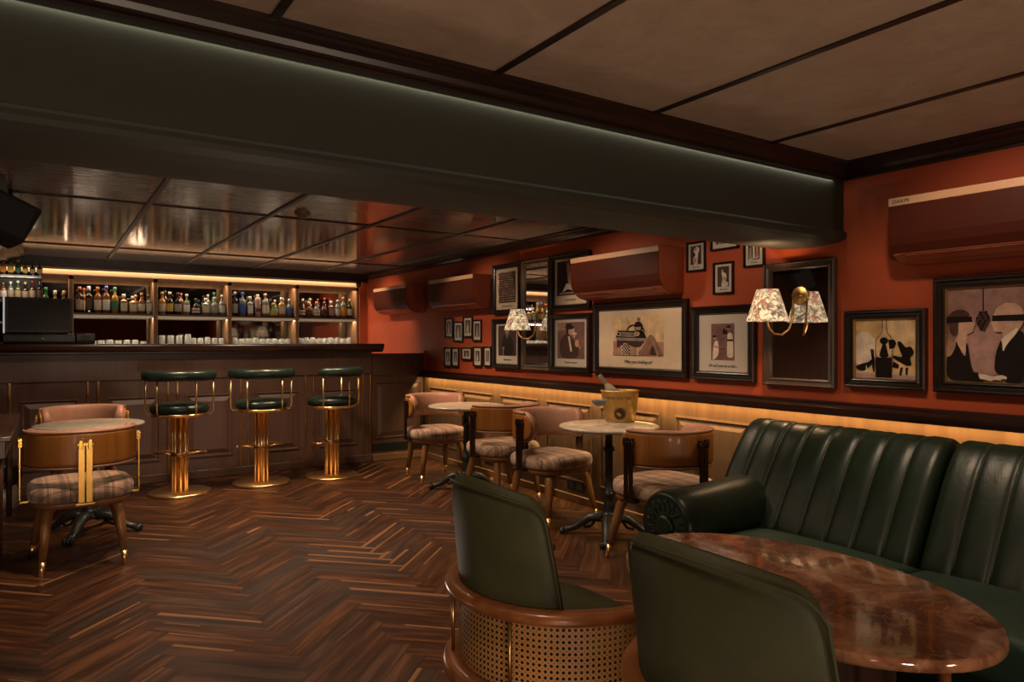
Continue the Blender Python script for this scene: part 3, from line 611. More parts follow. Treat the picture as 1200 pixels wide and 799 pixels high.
# ------------------------------------------------------------------ cafe chairs (local: faces +Y)
def superD(w, d, n=40, e=.62, sh=0):
    o = []
    for k_ in range(n):
        c, s = math.cos(2 * PI * k_ / n), math.sin(2 * PI * k_ / n)
        o.append((w * math.copysign(abs(c) ** e, c), d * math.copysign(abs(s) ** e, s) + sh))
    return o
def make_chair(label, loc, rz):
    t = thing('tub_chair', label, 'chair', loc, rz, 'pink tub chairs with tartan seats')
    bm = B()
    prof = [(.93, .395), (.985, .40), (1.01, .42), (1.02, .445), (1.0, .468), (.95, .482), (.86, .488), (.6, .494), (.3, .497), (.02, .498)]
    ring_loft(bm, [[(x * s, y * s, z) for x, y in superD(.265, .255, 48)] for s, z in prof]); obj('seat', bm, PLAID, t)
    bm = B(); ring_loft(bm, [[(x * s, y * s, z) for x, y in superD(.265, .255, 48)] for s, z in [(.78, .352), (.90, .358), (.95, .372), (.96, .396)]]); obj('seat_frame', bm, LEGW, t)
    for sx in (-1, 1):
        for sy in (-1, 1):
            top = Vector((sx * .175, sy * .165, .365)); ft = Vector((sx * (.245 if sy > 0 else .205), sy * .235, 0))
            m_ = top.lerp(ft, .79)
            bm = B(); tube(bm, [top + Vector((-sx * .05, -sy * .05, .0)), top + Vector((-sx * .01, -sy * .01, -.012)), top.lerp(ft, .12), top.lerp(ft, .4), m_], [.02, .031, .030, .027, .0185], 12)
            lg = obj('leg', bm, LEGW, t)
            bm = B(); tube(bm, [m_, ft], [.0188, .0115], 12); obj('brass_tip', bm, BRASS, lg)
    # back shell
    A = math.radians(112); zc = .69; H2 = .112; n = 44
    def shell(r0, r1, hh, A, round_w, e=.5, bulge=0):
        rings = []
        for i in range(n + 1):
            q = -1 + 2 * i / n; a = A * q
            s_end = (1 - abs(q)) * A * (r0 + r1) / 2
            f = 1.0
            if s_end < round_w: f = math.sqrt(max(0.0, 1 - (1 - s_end / round_w) ** 2)) 
            f = max(f, .22)
            z0, z1 = zc - hh * f, zc + hh * f
            ring = []
            for c, s in [(math.cos(2 * PI * k_ / 16), math.sin(2 * PI * k_ / 16)) for k_ in range(16)]:
                cc = math.copysign(abs(c) ** e, c); ss = math.copysign(abs(s) ** e, s)
                th = (r1 - r0) / 2 * (1 if f > .5 else .5 + f)
                rr = (r0 + r1) / 2 + cc * th - bulge * (1 - ss * ss) * (1 if cc < 0 else 0)
                ring.append((rr * math.sin(a), -rr * math.cos(a) * .98, (z0 + z1) / 2 + ss * (z1 - z0) / 2))
            rings.append(ring)
        return rings
    bm = B(); ring_loft(bm, shell(.222, .278, H2, A, .10, .55, .012)); bk = obj('backrest', bm, PINK, t)
    bm = B(); ring_loft(bm, shell(.272, .290, H2 - .022, A - .06, .085, .3)); obj('veneer_shell', bm, TEAK, bk)
    for zz in (H2 - .012, -H2 + .012):
        bm = B(); tube(bm, [(.282 * math.sin(a), -.282 * .98 * math.cos(a), zc + zz) for a in [(-A + .3) + 2 * (A - .3) * i / 30 for i in range(31)]], .008, 6); obj('piping', bm, PINK, bk)
    for a in (0, 88, -88):
        a = math.radians(a)
        g = B()
        for off in (-.019, .019):
            vs = box(g, off - .0155, off + .0155, -.306, -.298, .40, .735, .001, 1)
        box(g, -.048, .048, -.304, -.26, .383, .398, .002)
        box(g, -.04, .04, -.311, -.288, .715, .733, .003); box(g, -.034, -.012, -.313, -.288, .70, .75, .003); box(g, .012, .034, -.313, -.288, .70, .75, .003)
        xf(g, g.verts, (0, 0, 0), (0, 0, a)); obj('bracket', g, BRASSC, t)
    return t
CHP = make_chair('pink tub chair with honey veneer back and brass clasp, alone before the bar', (.17, 4.9, 0), math.radians(2))
dup(CHP, (.235, 6.33, 0), math.radians(180), 'pink tub chair half hidden behind the left round table')
dup(CHP, (3.10, 5.98, 0), math.radians(176), 'farthest tub chair along the red wall, facing the far round table')
dup(CHP, (3.12, 4.83, 0), math.radians(2), 'tub chair with dark veneer back on the near side of the far wall table')
dup(CHP, (3.10, 4.14, 0), math.radians(186), 'tub chair with pink inner back at the far side of the ice bucket table')
dup(CHP, (3.07, 2.98, 0), math.radians(1), 'tub chair with honey veneer back right behind the green sofa arm')

for o_ in [o for o in bpy.data.objects if o.name.startswith('tub_chair') and o.location.x > 2]:
    for c_ in o_.children:
        if c_.name.startswith('bracket'):
            c_.material_slots[0].link = 'OBJECT'; c_.material_slots[0].material = BRASS_SHADE  # wall chairs' brackets: shade painted by the darker metal
# ------------------------------------------------------------------ cafe tables
def make_table(label, loc):
    t = thing('cafe_table', label, 'table', loc, 0, 'round marble cafe tables')
    bm = B(); lathe(bm, [(0, .716), (.31, .716), (.328, .72), (.335, .73), (.332, .74), (.32, .744), (0, .744)], seg=56, cap=False); obj('tabletop', bm, MARBG, t)
    bm = B(); lathe(bm, [(.11, .712), (.11, .706), (.035, .70), (.024, .69), (.026, .60), (.038, .595), (.038, .57), (.026, .565), (.026, .30), (.032, .295), (.038, .28), (.03, .26), (.026, .24), (.034, .22), (.044, .19), (.036, .165), (.05, .155), (.055, .145), (.05, .135), (.06, .12), (.075, .115), (.05, .10)], seg=20); obj('column', bm, IRON, t)
    for q in range(4):
        a = PI / 4 + q * PI / 2; c, s = math.cos(a), math.sin(a)
        g = B(); pts = []
        for d, z in [(.03, .115), (.08, .125), (.13, .118), (.18, .085), (.225, .05), (.27, .035), (.31, .025)]: pts.append((d * c, d * s, z))
        tube(g, pts, [.038, .044, .04, .034, .028, .024, .02], 8, flat=.8)
        tube(g, [(.09 * c, .09 * s, .10), (.12 * c, .12 * s, .06), (.16 * c, .16 * s, .05), (.17 * c, .17 * s, .075), (.15 * c, .15 * s, .09)], .010, 6)
        for kx in (-.022, 0, .022):
            x0, y0 = .315 * c - kx * s, .315 * s + kx * c
            lathe(g, [(0, -.022), (.014, -.018), (.018, 0), (.013, .014), (0, .018)], (x0, y0, .023), 8, cap=False)
        lathe(g, [(0, -.02), (.022, -.012), (.026, .008), (0, .028)], (.285 * c, .285 * s, .028), 10, cap=False)
        obj('foot', g, IRON, t)
    return t
CT = make_table('round marble cafe table with black iron base holding the ice bucket', (3.14, 3.55, 0))
dup(CT, (3.08, 5.36, 0), math.radians(8), 'small round marble cafe table at the far end of the red wall')
dup(CT, (.245, 5.58, 0), math.radians(20), 'round marble cafe table between the two pink chairs on the left')
# ice bucket
TZ = .744
ib = thing('ice_bucket', 'gold ice bucket with brown lettering on the round wall table', 'ice bucket', (3.345, 3.665, TZ), math.atan2(3.345, 3.665) * -1)
GOLDB = mottled('mottled_gold', (.40, .23, .05), (.62, .39, .10), 14, .38, .12, 5)
for n_ in GOLDB.node_tree.nodes:
    if n_.type == 'BSDF_PRINCIPLED': n_.inputs['Metallic'].default_value = .35
BU = [(0, 0), (.098, 0), (.103, .004), (.131, .205), (.136, .21), (.136, .218), (.130, .22), (.126, .212), (.099, .012), (0, .01)]
bm = B(); lathe(bm, BU, seg=40, cap=False); obj('bucket', bm, GOLDB, ib)
BROWN = plain('dark_brown_print', (.05, .018, .008), .5)
def wrap_text(name, body, size, z, r_at, parent, ang=0, shear=0):
    cu = bpy.data.curves.new(name, 'FONT'); cu.body = body; cu.size = size; cu.align_x = 'CENTER'; cu.align_y = 'CENTER'
    t = bpy.data.objects.new(name + '_t', cu); COL.objects.link(t); bpy.context.view_layer.update()
    me = bpy.data.meshes.new_from_object(t); bpy.data.objects.remove(t); me.materials.clear(); me.materials.append(BROWN)
    for v in me.vertices:
        R = r_at(z + v.co.y); a = v.co.x / R + ang
        v.co = Vector((R * math.sin(a), -R * math.cos(a), z + v.co.y))
    o = bpy.data.objects.new(name, me); COL.objects.link(o); o.parent = parent
rb = lambda z: .103 + (.131 - .103) * (z - .004) / .201 + .0012
wrap_text('lettering', 'HENRI STATTER', .027, .168, rb, ib, -.1)
bm = B()
def bpt(u, w): R = rb(w); a = u / R; return (R * math.sin(a), -R * math.cos(a), w)
ccx, ccz = .0, .062
rings = [[bpt(ccx + r_ * math.cos(a), ccz + r_ * math.sin(a)) for a in [2 * PI * i / 32 for i in range(32)]] for r_ in (.041, .036)]
ring_loft(bm, rings, True, False)
rings = [[bpt(ccx + r_ * math.cos(a), ccz + r_ * math.sin(a)) for a in [2 * PI * i / 32 for i in range(32)]] for r_ in (.034, .001)]
ring_loft(bm, rings, True, False); obj('round_emblem', bm, BROWN, ib)
bm = B()
rings = []
for r_ in (.9, .01):
    rings.append([(lambda u, w: (lambda R: (R * math.sin(u / R), -R * math.cos(u / R), w))(rb(w) + .001))(-.008 + r_ * (.020 * math.cos(a) * .8 - .012 * math.sin(a) * .6), .058 + r_ * (.020 * math.cos(a) * -.6 - .012 * math.sin(a) * .8)) for a in [2 * PI * i / 20 for i in range(20)]])
ring_loft(bm, rings, True, False); obj('emblem_oval', bm, GOLDB, ib)
for i, ch in enumerate('CHAMPAGNE'):
    a = math.radians(165 - i * 17)
    me = None
    cu = bpy.data.curves.new('l', 'FONT'); cu.body = ch; cu.size = .013; cu.align_x = 'CENTER'; cu.align_y = 'CENTER'
    t_ = bpy.data.objects.new('l_t', cu); COL.objects.link(t_); bpy.context.view_layer.update()
    me = bpy.data.meshes.new_from_object(t_); bpy.data.objects.remove(t_); me.materials.clear(); me.materials.append(BROWN)
    rot = a - PI / 2
    for v in me.vertices:
        x_, y_ = v.co.x * math.cos(rot) - v.co.y * math.sin(rot), v.co.x * math.sin(rot) + v.co.y * math.cos(rot)
        v.co = Vector(bpt(ccx + .050 * math.cos(a) + x_, ccz + .050 * math.sin(a) + y_))
    if i == 0: joined = []
    joined.append(me)
bm = B()
for me in joined: bm.from_mesh(me)
obj('arched_lettering', bm, BROWN, ib)
# wine bottle leaning in bucket
wb = thing('wine_bottle', 'clear wine bottle with a pale label leaning in the ice bucket', 'bottle', (3.36, 3.61, TZ + .035), rot=(math.radians(-8), math.radians(-34), 0))
wb.rotation_euler = (0, 0, 0)
_dir = Vector((-.8328 * .62, .5535 * .62, .80)).normalized()
wb.rotation_mode = 'QUATERNION'; wb.rotation_quaternion = Vector((0, 0, 1)).rotation_difference(_dir)
wb.location = (3.385, 3.64, TZ + .075)
bm = B(); lathe(bm, [(0, 0), (.034, 0), (.037, .01), (.037, .175), (.03, .205), (.016, .235), (.0145, .25), (.0145, .30)], seg=20, cap=False); obj('glass_body', bm, gmat('pale_wine_glass', (.7, .62, .45), .08), wb)
bm = B(); lathe(bm, [(.0378, .085), (.0378, .16)], seg=20, cap=False); obj('paper_label', bm, gmat('white_paper', LAB['white'], .5), wb)
bm = B(); lathe(bm, [(.0155, .235), (.016, .245), (.016, .312), (.014, .315), (0, .315)], seg=16, cap=False); obj('foil_capsule', bm, gmat('olive_foil', (.40, .36, .24), .3), wb)
# coupe
cg = thing('coupe_glass', 'stemmed coupe of dark drink beside the ice bucket', 'glass', (3.03, 3.52, TZ))
bm = B(); lathe(bm, [(0, 0), (.034, 0), (.035, .002), (.006, .006), (.0032, .012), (.003, .115), (.008, .122), (.034, .136), (.05, .155), (.053, .176), (.051, .176), (.048, .157), (.032, .140), (.0, .128)], seg=28, cap=False); obj('glass', bm, GLASS, cg)
bm = B(); lathe(bm, [(0, .1285), (.031, .1405), (.047, .1575), (.050, .170), (0, .170)], seg=28, cap=False); obj('drink', bm, plain('dark_drink', (.012, .010, .006), .08), cg)

# ------------------------------------------------------------------ left edge things
lt = thing('side_table', 'reddish brown wooden table cut off by the left edge', 'table', (-.3, 5.75, 0))
TBM = wood('red_brown_tabletop', (.065, .027, .018), (.12, .055, .037), 'Y', 14, .25)
bm = B(); box(bm, -.445, -.17, 4.95, 6.55, .725, .755, .006); L(obj('tabletop', bm, TBM, lt))
bm = B(); box(bm, -.44, -.20, 5.02, 6.48, .62, .725, .004); L(obj('apron', bm, TBM, lt))
for x in (-.425, -.235):
    for y in (5.06, 6.42):
        bm = B(); tube(bm, [(x, y, .62), (x, y, 0)], [.024, .016], 10); L(obj('leg', bm, TBM, lt))
tb = thing('waste_bin', 'brushed steel waste bin with black liner under the left table', 'bin', (-.285, 6.78, 0))
bm = B(); lathe(bm, [(0, 0), (.10, 0), (.102, .004), (.115, .28), (.112, .28), (.098, .01), (0, .01)], seg=28, cap=False); obj('bin_body', bm, plain('bright_steel', (.62, .60, .56), .4, .55), tb)
bm = B()
rings = []
for r_, z in [(.112, .17), (.118, .235), (.124, .285), (.118, .315), (.105, .305), (.095, .25), (.085, .12)]:
    rings.append([((r_ + .006 * math.sin(7 * a + z * 60) * (1 if z > .2 else .3)) * math.cos(a), (r_ + .006 * math.sin(7 * a + z * 60)) * math.sin(a), z + .008 * math.sin(5 * a)) for a in [2 * PI * i / 36 for i in range(36)]])
ring_loft(bm, rings, True, False); obj('liner', bm, plain('black_bin_liner', (.01, .01, .012), .28), tb)

# ------------------------------------------------------------------ armchairs (local: faces +X)
def make_armchair(label, loc, rz=0):
    t = thing('cane_armchair', label, 'armchair', loc, rz, 'green cane armchairs')
    # U path: from front-left round the back
    def U(r, front=.20, n=28):
        pts = [(front, r, 0)] + [(front * (1 - i / 4), r, 0) for i in range(1, 4)]
        pts += [(-r * math.sin(a), r * math.cos(a), 0) for a in [PI * i / n for i in range(n + 1)]]
        pts += [(front * i / 4, -r, 0) for i in range(1, 4)] + [(front, -r, 0)]
        return pts
    def shape_z(p, zb, rise):  # rail sinks a little toward the front
        return zb - rise * max(0, (p[0] + .1) / .4)
    bm = B(); pts = [(x, y, shape_z((x, y), .598, .02)) for x, y, _ in U(.318)]
    sweep(bm, pts, ell(.028, .019, 12, .8)); obj('arm_rail', bm, RAILW, t)
    bm = B(); pts = [(x, y, .365) for x, y, _ in U(.322, .20)]
    sweep(bm, pts, ell(.03, .03, 12, .75)); obj('lower_rail', bm, RAILW, t)
    # cane band with uv
    bm = B(); uv = bm.loops.layers.uv.new('UVMap'); P_ = U(.305, .19, 40); s = 0; prev = None; cols = []
    for p in P_:
        if prev: s += math.dist(p, prev)
        prev = p; cols.append((bm.verts.new((p[0], p[1], .385)), bm.verts.new((p[0], p[1], .59)), s))
    for a, b_ in zip(cols, cols[1:]):
        f = bm.faces.new((a[0], b_[0], b_[1], a[1])); f.smooth = True
        for lp, (uu, vv) in zip(f.loops, [(a[2], 0), (b_[2], 0), (b_[2], .205), (a[2], .205)]): lp[uv].uv = (uu, vv)
    obj('cane_panel', bm, CANE, t)
    for a in (62, 118):
        a = math.radians(a); x, y = -.322 * math.sin(a), .322 * math.cos(a)
        bm = B(); tube(bm, [(x, y, .385), (x, y, .585)], .0055, 8); obj('spindle', bm, BRASSD, t)
    for x, y in ((.18, .318), (.18, -.318), (-.22, .215), (-.22, -.215)):
        bm = B(); tube(bm, [(x, y, .365), (x * 1.02, y * 1.02, .2), (x * 1.12, y * 1.08, 0)], [.028, .024, .015], 12); obj('leg', bm, RAILW, t)
    for s_ in (-1, 1):
        bm = B(); tube(bm, [(.185, s_ * .318, .37), (.185, s_ * .318, .585)], [.02, .02], 10); obj('arm_post', bm, RAILW, t)
    bm = B()
    prof = [(.96, .33), (1.0, .36), (1.0, .43), (.97, .462), (.9, .48), (.6, .49), (.05, .493)]
    base = [(.20, .265)] + [(.235, .2), (.245, 0), (.235, -.2)] + [(.20, -.265)] + [(-.27 * math.sin(a), .27 * math.cos(a) * -1) for a in [PI * i / 16 for i in range(17)]]
    ring_loft(bm, [[(x * q, y * q, z) for x, y in base] for q, z in prof]); obj('seat_cushion', bm, OLIVE, t)
    # backrest shell
    def back(th0, th1, inset=0, zlo=.43):
        rings = []; n = 40; A = math.radians(46)
        for i in range(n + 1):
            q = -1 + 2 * i / n; a = A * q * (1 - inset)
            ring = []
            e = (1 - abs(q)) * A * .32
            ztop = .928 - .042 * q * q - inset * .1
            cr = .06
            if e < cr: ztop -= cr - math.sqrt(max(0, cr * cr - (cr - e) ** 2))
            m = 14
            outer = []; inner = []
            for j in range(m + 1):
                w = j / m; z = zlo + (ztop - zlo) * w
                r = .290 + .042 * ((z - .43) / .49); a = A * q * (1 - inset) * (1.30 - .30 * w)
                edge = 1 - .75 * max(0, (w - .86) / .14) ** 2.2 - (.0 if e > .03 else .55 * (1 - e / .03) ** 1.5)
                edge = max(edge, .12)
                mid = r - .026; half_o = th1 * edge; half_i = th0 * edge
                ro, ri = mid + half_o, mid - half_i
                outer.append((-ro * math.cos(a), ro * math.sin(a), z)); inner.append((-ri * math.cos(a), ri * math.sin(a), z))
            rings.append(outer + inner[::-1])
        return rings
    bm = B(); ring_loft(bm, back(.024, .026)); bk = obj('backrest', bm, OLIVE, t)
    # piping on the outer edge
    bm = B(); n = 48; A = math.radians(46); pts = []
    def bp(q, z, zt):
        w = (z - .43) / (zt - .43); r = .290 + .042 * ((z - .43) / .49) + .0005; a = A * q * (1.30 - .30 * w)
        return (-r * math.cos(a), r * math.sin(a), z)
    for i in range(n + 1):
        q = (-1 + 2 * i / n) * .975; e = (1 - abs(q)) * A * .32; zt = .928 - .042 * q * q
        if e < .06: zt -= .06 - math.sqrt(max(0, .0036 - (.06 - e) ** 2))
        pts.append(bp(q, zt - .014, zt))
    zt = pts[0][2] + .014
    lo = [bp(-.975, z, zt) for z in (.48, .56, .64, .72, .78)]
    hi = [(x, -y, z) for x, y, z in reversed(lo)]
    tube(bm, lo + pts + hi, .0035, 6); obj('piping', bm, OLIVE, bk)
    return t
AC_ = make_armchair('green leather armchair with cane sides, farther of the two', (1.28, 1.66, 0))
dup(AC_, (1.28, .89, 0), 0, 'green leather armchair cropped by the bottom edge, nearest the viewer')

# ------------------------------------------------------------------ sofa
sf = thing('leather_sofa', 'dark green channel-back leather sofa with scrolled arm against the red wall', 'sofa', (2.9, 1.1, 0))
Y0s, Y1s = -.15, 2.42
def chan_cushion(y0, y1, nch, name):
    prof = [(2.80, .33), (2.80, .40), (2.835, .47), (2.88, .55), (2.93, .64), (2.985, .73), (3.035, .80), (3.085, .855), (3.13, .885), (3.18, .895), (3.235, .885), (3.275, .85), (3.295, .79), (3.30, .68), (3.30, .50), (3.30, .33)]
    # densify
    pp = []
    for a, b_ in zip(prof, prof[1:]):
        for i in range(3): pp.append((a[0] + (b_[0] - a[0]) * i / 3, a[1] + (b_[1] - a[1]) * i / 3))
    pp.append(prof[-1])
    for _ in range(2):
        pp = [pp[0]] + [((pp[i - 1][0] + pp[i][0] * 2 + pp[i + 1][0]) / 4, (pp[i - 1][1] + pp[i][1] * 2 + pp[i + 1][1]) / 4) for i in range(1, len(pp) - 1)] + [pp[-1]]
    w = (y1 - y0) / nch; per = 12; rings = []; N = nch * per
    for i in range(N + 1):
        y = y0 + (y1 - y0) * i / N; f = (i % per) / per
        g = 1 - abs(2 * f - 1)  # 0 at seam ->1 mid
        puff = .0095 * (1 - (1 - g) ** 5) 
        e = min(y - y0, y1 - y); er = .045
        shrink = 0 if e > er else er - math.sqrt(max(0, er * er - (er - e) ** 2))
        ring = []
        for j, (x, z) in enumerate(pp):
            a = pp[max(0, j - 1)]; b_ = pp[min(len(pp) - 1, j + 1)]
            tx, tz = b_[0] - a[0], b_[1] - a[1]; l = math.hypot(tx, tz); nx, nz = -tz / l, tx / l
            fade = min(1, j / 4) 
            wr = .0025 * math.sin(9 * z + 31 * y) * math.sin(5 * x + 17 * y)
            d = puff * fade - shrink * .8 + wr - .0095
            ring.append((x + nx * d, y, z + nz * d))
        rings.append(ring)
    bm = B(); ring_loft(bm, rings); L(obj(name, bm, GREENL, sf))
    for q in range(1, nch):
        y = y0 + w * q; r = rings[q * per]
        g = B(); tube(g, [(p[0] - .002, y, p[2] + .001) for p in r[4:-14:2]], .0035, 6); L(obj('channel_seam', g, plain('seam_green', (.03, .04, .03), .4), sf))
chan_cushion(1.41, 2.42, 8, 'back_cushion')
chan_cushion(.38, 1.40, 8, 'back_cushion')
chan_cushion(-.15, .37, 4, 'back_cushion')
def seatc(y0, y1):
    bm = B(); box(bm, 2.36, 2.90, y0, y1, .27, .415, .035, 4)
    bmesh.ops.subdivide_edges(bm, edges=[e for e in bm.edges if e.calc_length() > .2], cuts=8, use_grid_fill=True)
    for v in bm.verts:
        if v.co.z > .40:
            u = (v.co.x - 2.36) / .54; w = (v.co.y - y0) / (y1 - y0); v.co.z += .028 * max(0, math.sin(PI * u)) ** .7 * max(0, math.sin(PI * w)) ** .5
    for f in bm.faces: f.smooth = True
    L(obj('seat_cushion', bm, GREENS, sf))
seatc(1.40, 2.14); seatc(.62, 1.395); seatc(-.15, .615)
bm = B(); box(bm, 2.40, 3.30, Y0s, 2.34, .07, .30, .02); L(obj('base', bm, GREENL, sf))
for y in (-.05, 2.2):
    for x in (2.46, 3.2):
        bm = B(); tube(bm, [(x, y, .08), (x, y, 0)], [.03, .02], 12); L(obj('leg', bm, DARKW, sf))
# arm: scroll section swept along x
def arm(yc, sgn):
    bm = B(); zc, R = .47, .15; n = 28
    def secpts(s, x):
        pts = [(x, yc + s * R * math.cos(a) * sgn, zc + s * R * math.sin(a)) for a in [math.radians(-70) + math.radians(320) * i / n for i in range(n + 1)]]
        pts += [(x, yc - s * .10 * sgn, .12 + (1 - s) * .1), (x, yc + s * .09 * sgn, .12 + (1 - s) * .1)]
        return pts
    xs = [(2.345, .60), (2.335, .86), (2.345, .95), (2.37, 1.0), (2.5, 1.01), (2.65, 1.03), (2.8, 1.08), (2.9, 1.1), (3.0, 1.02)]
    rings = []
    for x, s in xs: rings.append(secpts(s, x))
    ring_loft(bm, rings)
    ar = L(obj('arm', bm, GREENL, sf))
    # scroll face: button disc + pleats
    g = B(); lathe(g, [(0, .012), (.03, .010), (.048, .004), (.055, -.008), (.05, -.015)], seg=24, cap=False)
    xf(g, g.verts, (2.334, yc, zc - .01), (0, -PI / 2, 0)); o = obj('scroll_button', g, GREENL, ar)
    g = B()
    for i in range(13):
        a = math.radians(-60 + i * 23)
        tube(g, [(2.335, yc + .058 * math.cos(a) * sgn, zc + .058 * math.sin(a)), (2.328, yc + .09 * math.cos(a) * sgn, zc + .09 * math.sin(a)), (2.34, yc + .122 * math.cos(a) * sgn, zc + .122 * math.sin(a))], [.002, .0042, .002], 6)
    obj('scroll_pleats', g, GREENL, ar)
arm(2.27, 1)
g = B(); lathe(g, [(0, -.05), (.05, -.05), (.062, -.04), (.062, .04), (.05, .05), (0, .05)], seg=20, cap=False); xf(g, g.verts, (3.30, 2.46, .79), (PI / 2, 0, 0))
lathe(g, [(0, 0), (.02, 0), (.018, .008), (0, .01)], (0, 0, 0), 12, cap=False); L(obj('rear_scroll', g, GREENL, sf))

# ------------------------------------------------------------------ oval table
ot = thing('oval_table', 'oval table with glossy brown marble top between the armchairs and the sofa', 'table', (1.985, 1.39, 0))
ot_rz = math.radians(-3); ot.rotation_euler = (0, 0, ot_rz)
ea, eb = .425, .615
def oval(s, z, inset=0):
    return [((ea - inset) * s * math.copysign(abs(math.cos(a)) ** 1.0, math.cos(a)), (eb - inset) * s * math.sin(a), z) for a in [2 * PI * i / 72 for i in range(72)]]
bm = B(); ring_loft(bm, [oval(1, .496, .012), oval(1, .499, .004), oval(1, .505, 0), oval(1, .522, 0), oval(1, .528, .003), oval(1, .531, .008)]); obj('marble_top', bm, MARB, ot)
bm = B(); ring_loft(bm, [oval(.8, .47), oval(.86, .496)]); obj('sub_frame', bm, DARKW, ot)
bm = B(); box(bm, -.16, .16, -.27, -.24, .03, .47, .006); box(bm, -.16, .16, .24, .27, .03, .47, .006); box(bm, -.015, .015, -.25, .25, .1, .4, .004); box(bm, -.19, .19, -.31, .31, .0, .03, .006); obj('pedestal', bm, wood('dark_pedestal', (.03, .012, .008), (.06, .025, .016), 'Z', 14, .4), ot)
for x, y in ((-.02, -.52), (.0, .52)):
    bm = B(); tube(bm, [(x, y * .96, .47), (x, y, .0)], [.016, .011], 10); obj('leg', bm, RAILW, ot)

# ------------------------------------------------------------------ air conditioners
def aircon(y0, y1, z0, z1, label, logo_left=False):
    t = thing('air_conditioner', label, 'air conditioner', (XW, (y0 + y1) / 2, z0), 0, 'red wall air conditioners')
    h = z1 - z0; w = (y1 - y0) / 2
    pr = [(0, 0), (-.09, 0), (-.15, .012), (-.195, .04), (-.222, .085), (-.232, .13), (-.236, h - .02), (-.230, h - .004), (-.22, h), (0, h)]
    bm = B(); ring_loft(bm, [[(x, s * w, z) for x, z in pr] for s in (-1, 1)], smooth=False)
    bmesh.ops.bevel(bm, geom=[e for e in bm.edges if abs(e.verts[0].co.y - e.verts[1].co.y) < 1e-5 and abs(abs(e.verts[0].co.y) - w) < 1e-5], offset=.008, segments=2, affect='EDGES')
    obj('casing', bm, ACB, t)
    pf = [(-.196, .042), (-.2245, .087), (-.2345, .13), (-.2385, h - .045), (-.236, h - .045), (-.232, .13), (-.222, .089), (-.194, .045)]
    bm = B(); ring_loft(bm, [[(x, s * (w - .004), z) for x, z in pf] for s in (-1, 1)], smooth=False); obj('front_panel', bm, ACF, t)
    bm = B(); box(bm, -.2385, -.235, -w + .004, w - .004, h - .043, h - .006, .001); obj('trim_strip', bm, ACS, t)
    bm = B(); ring_loft(bm, [[(x, s * (w - .08) + (.02), z) for x, z in [(-.198, .036), (-.105, -.002), (-.10, .006), (-.192, .046)]] for s in (-1, 1)], smooth=False); lv = obj('louvre', bm, ACB, t)
    bm = B(); ring_loft(bm, [[(x, s * (w - .06) + .02, z) for x, z in [(-.199, .041), (-.088, -.001), (-.088, .002), (-.197, .045)]] for s in (-1, 1)], smooth=False); obj('air_outlet', bm, BLACKM, t)
    yl = w - .06 if logo_left else -w + .09
    Mx = Matrix.Translation((-.2392, yl, h - .025)) @ Matrix(((0, 0, -1, 0), (-1, 0, 0, 0), (0, 1, 0, 0), (0, 0, 0, 1)))
    if logo_left: text_mesh('lettering', 'DAIKIN', .024, plain('black_ink', (.01, .01, .01), .5), t, Mx, .3)
    return t
aircon(7.22, 8.16, 1.635, 1.955, 'red air conditioner farthest along the wall, beside the back bar')
aircon(5.73, 6.66, 1.625, 1.95, 'red air conditioner above the nine small frames')
aircon(3.31, 4.25, 1.625, 1.945, 'red air conditioner above the large landscape photograph')
aircon(.86, 1.80, 1.675, 1.99, 'red air conditioner nearest us with a champagne strip and dark lettering', True)

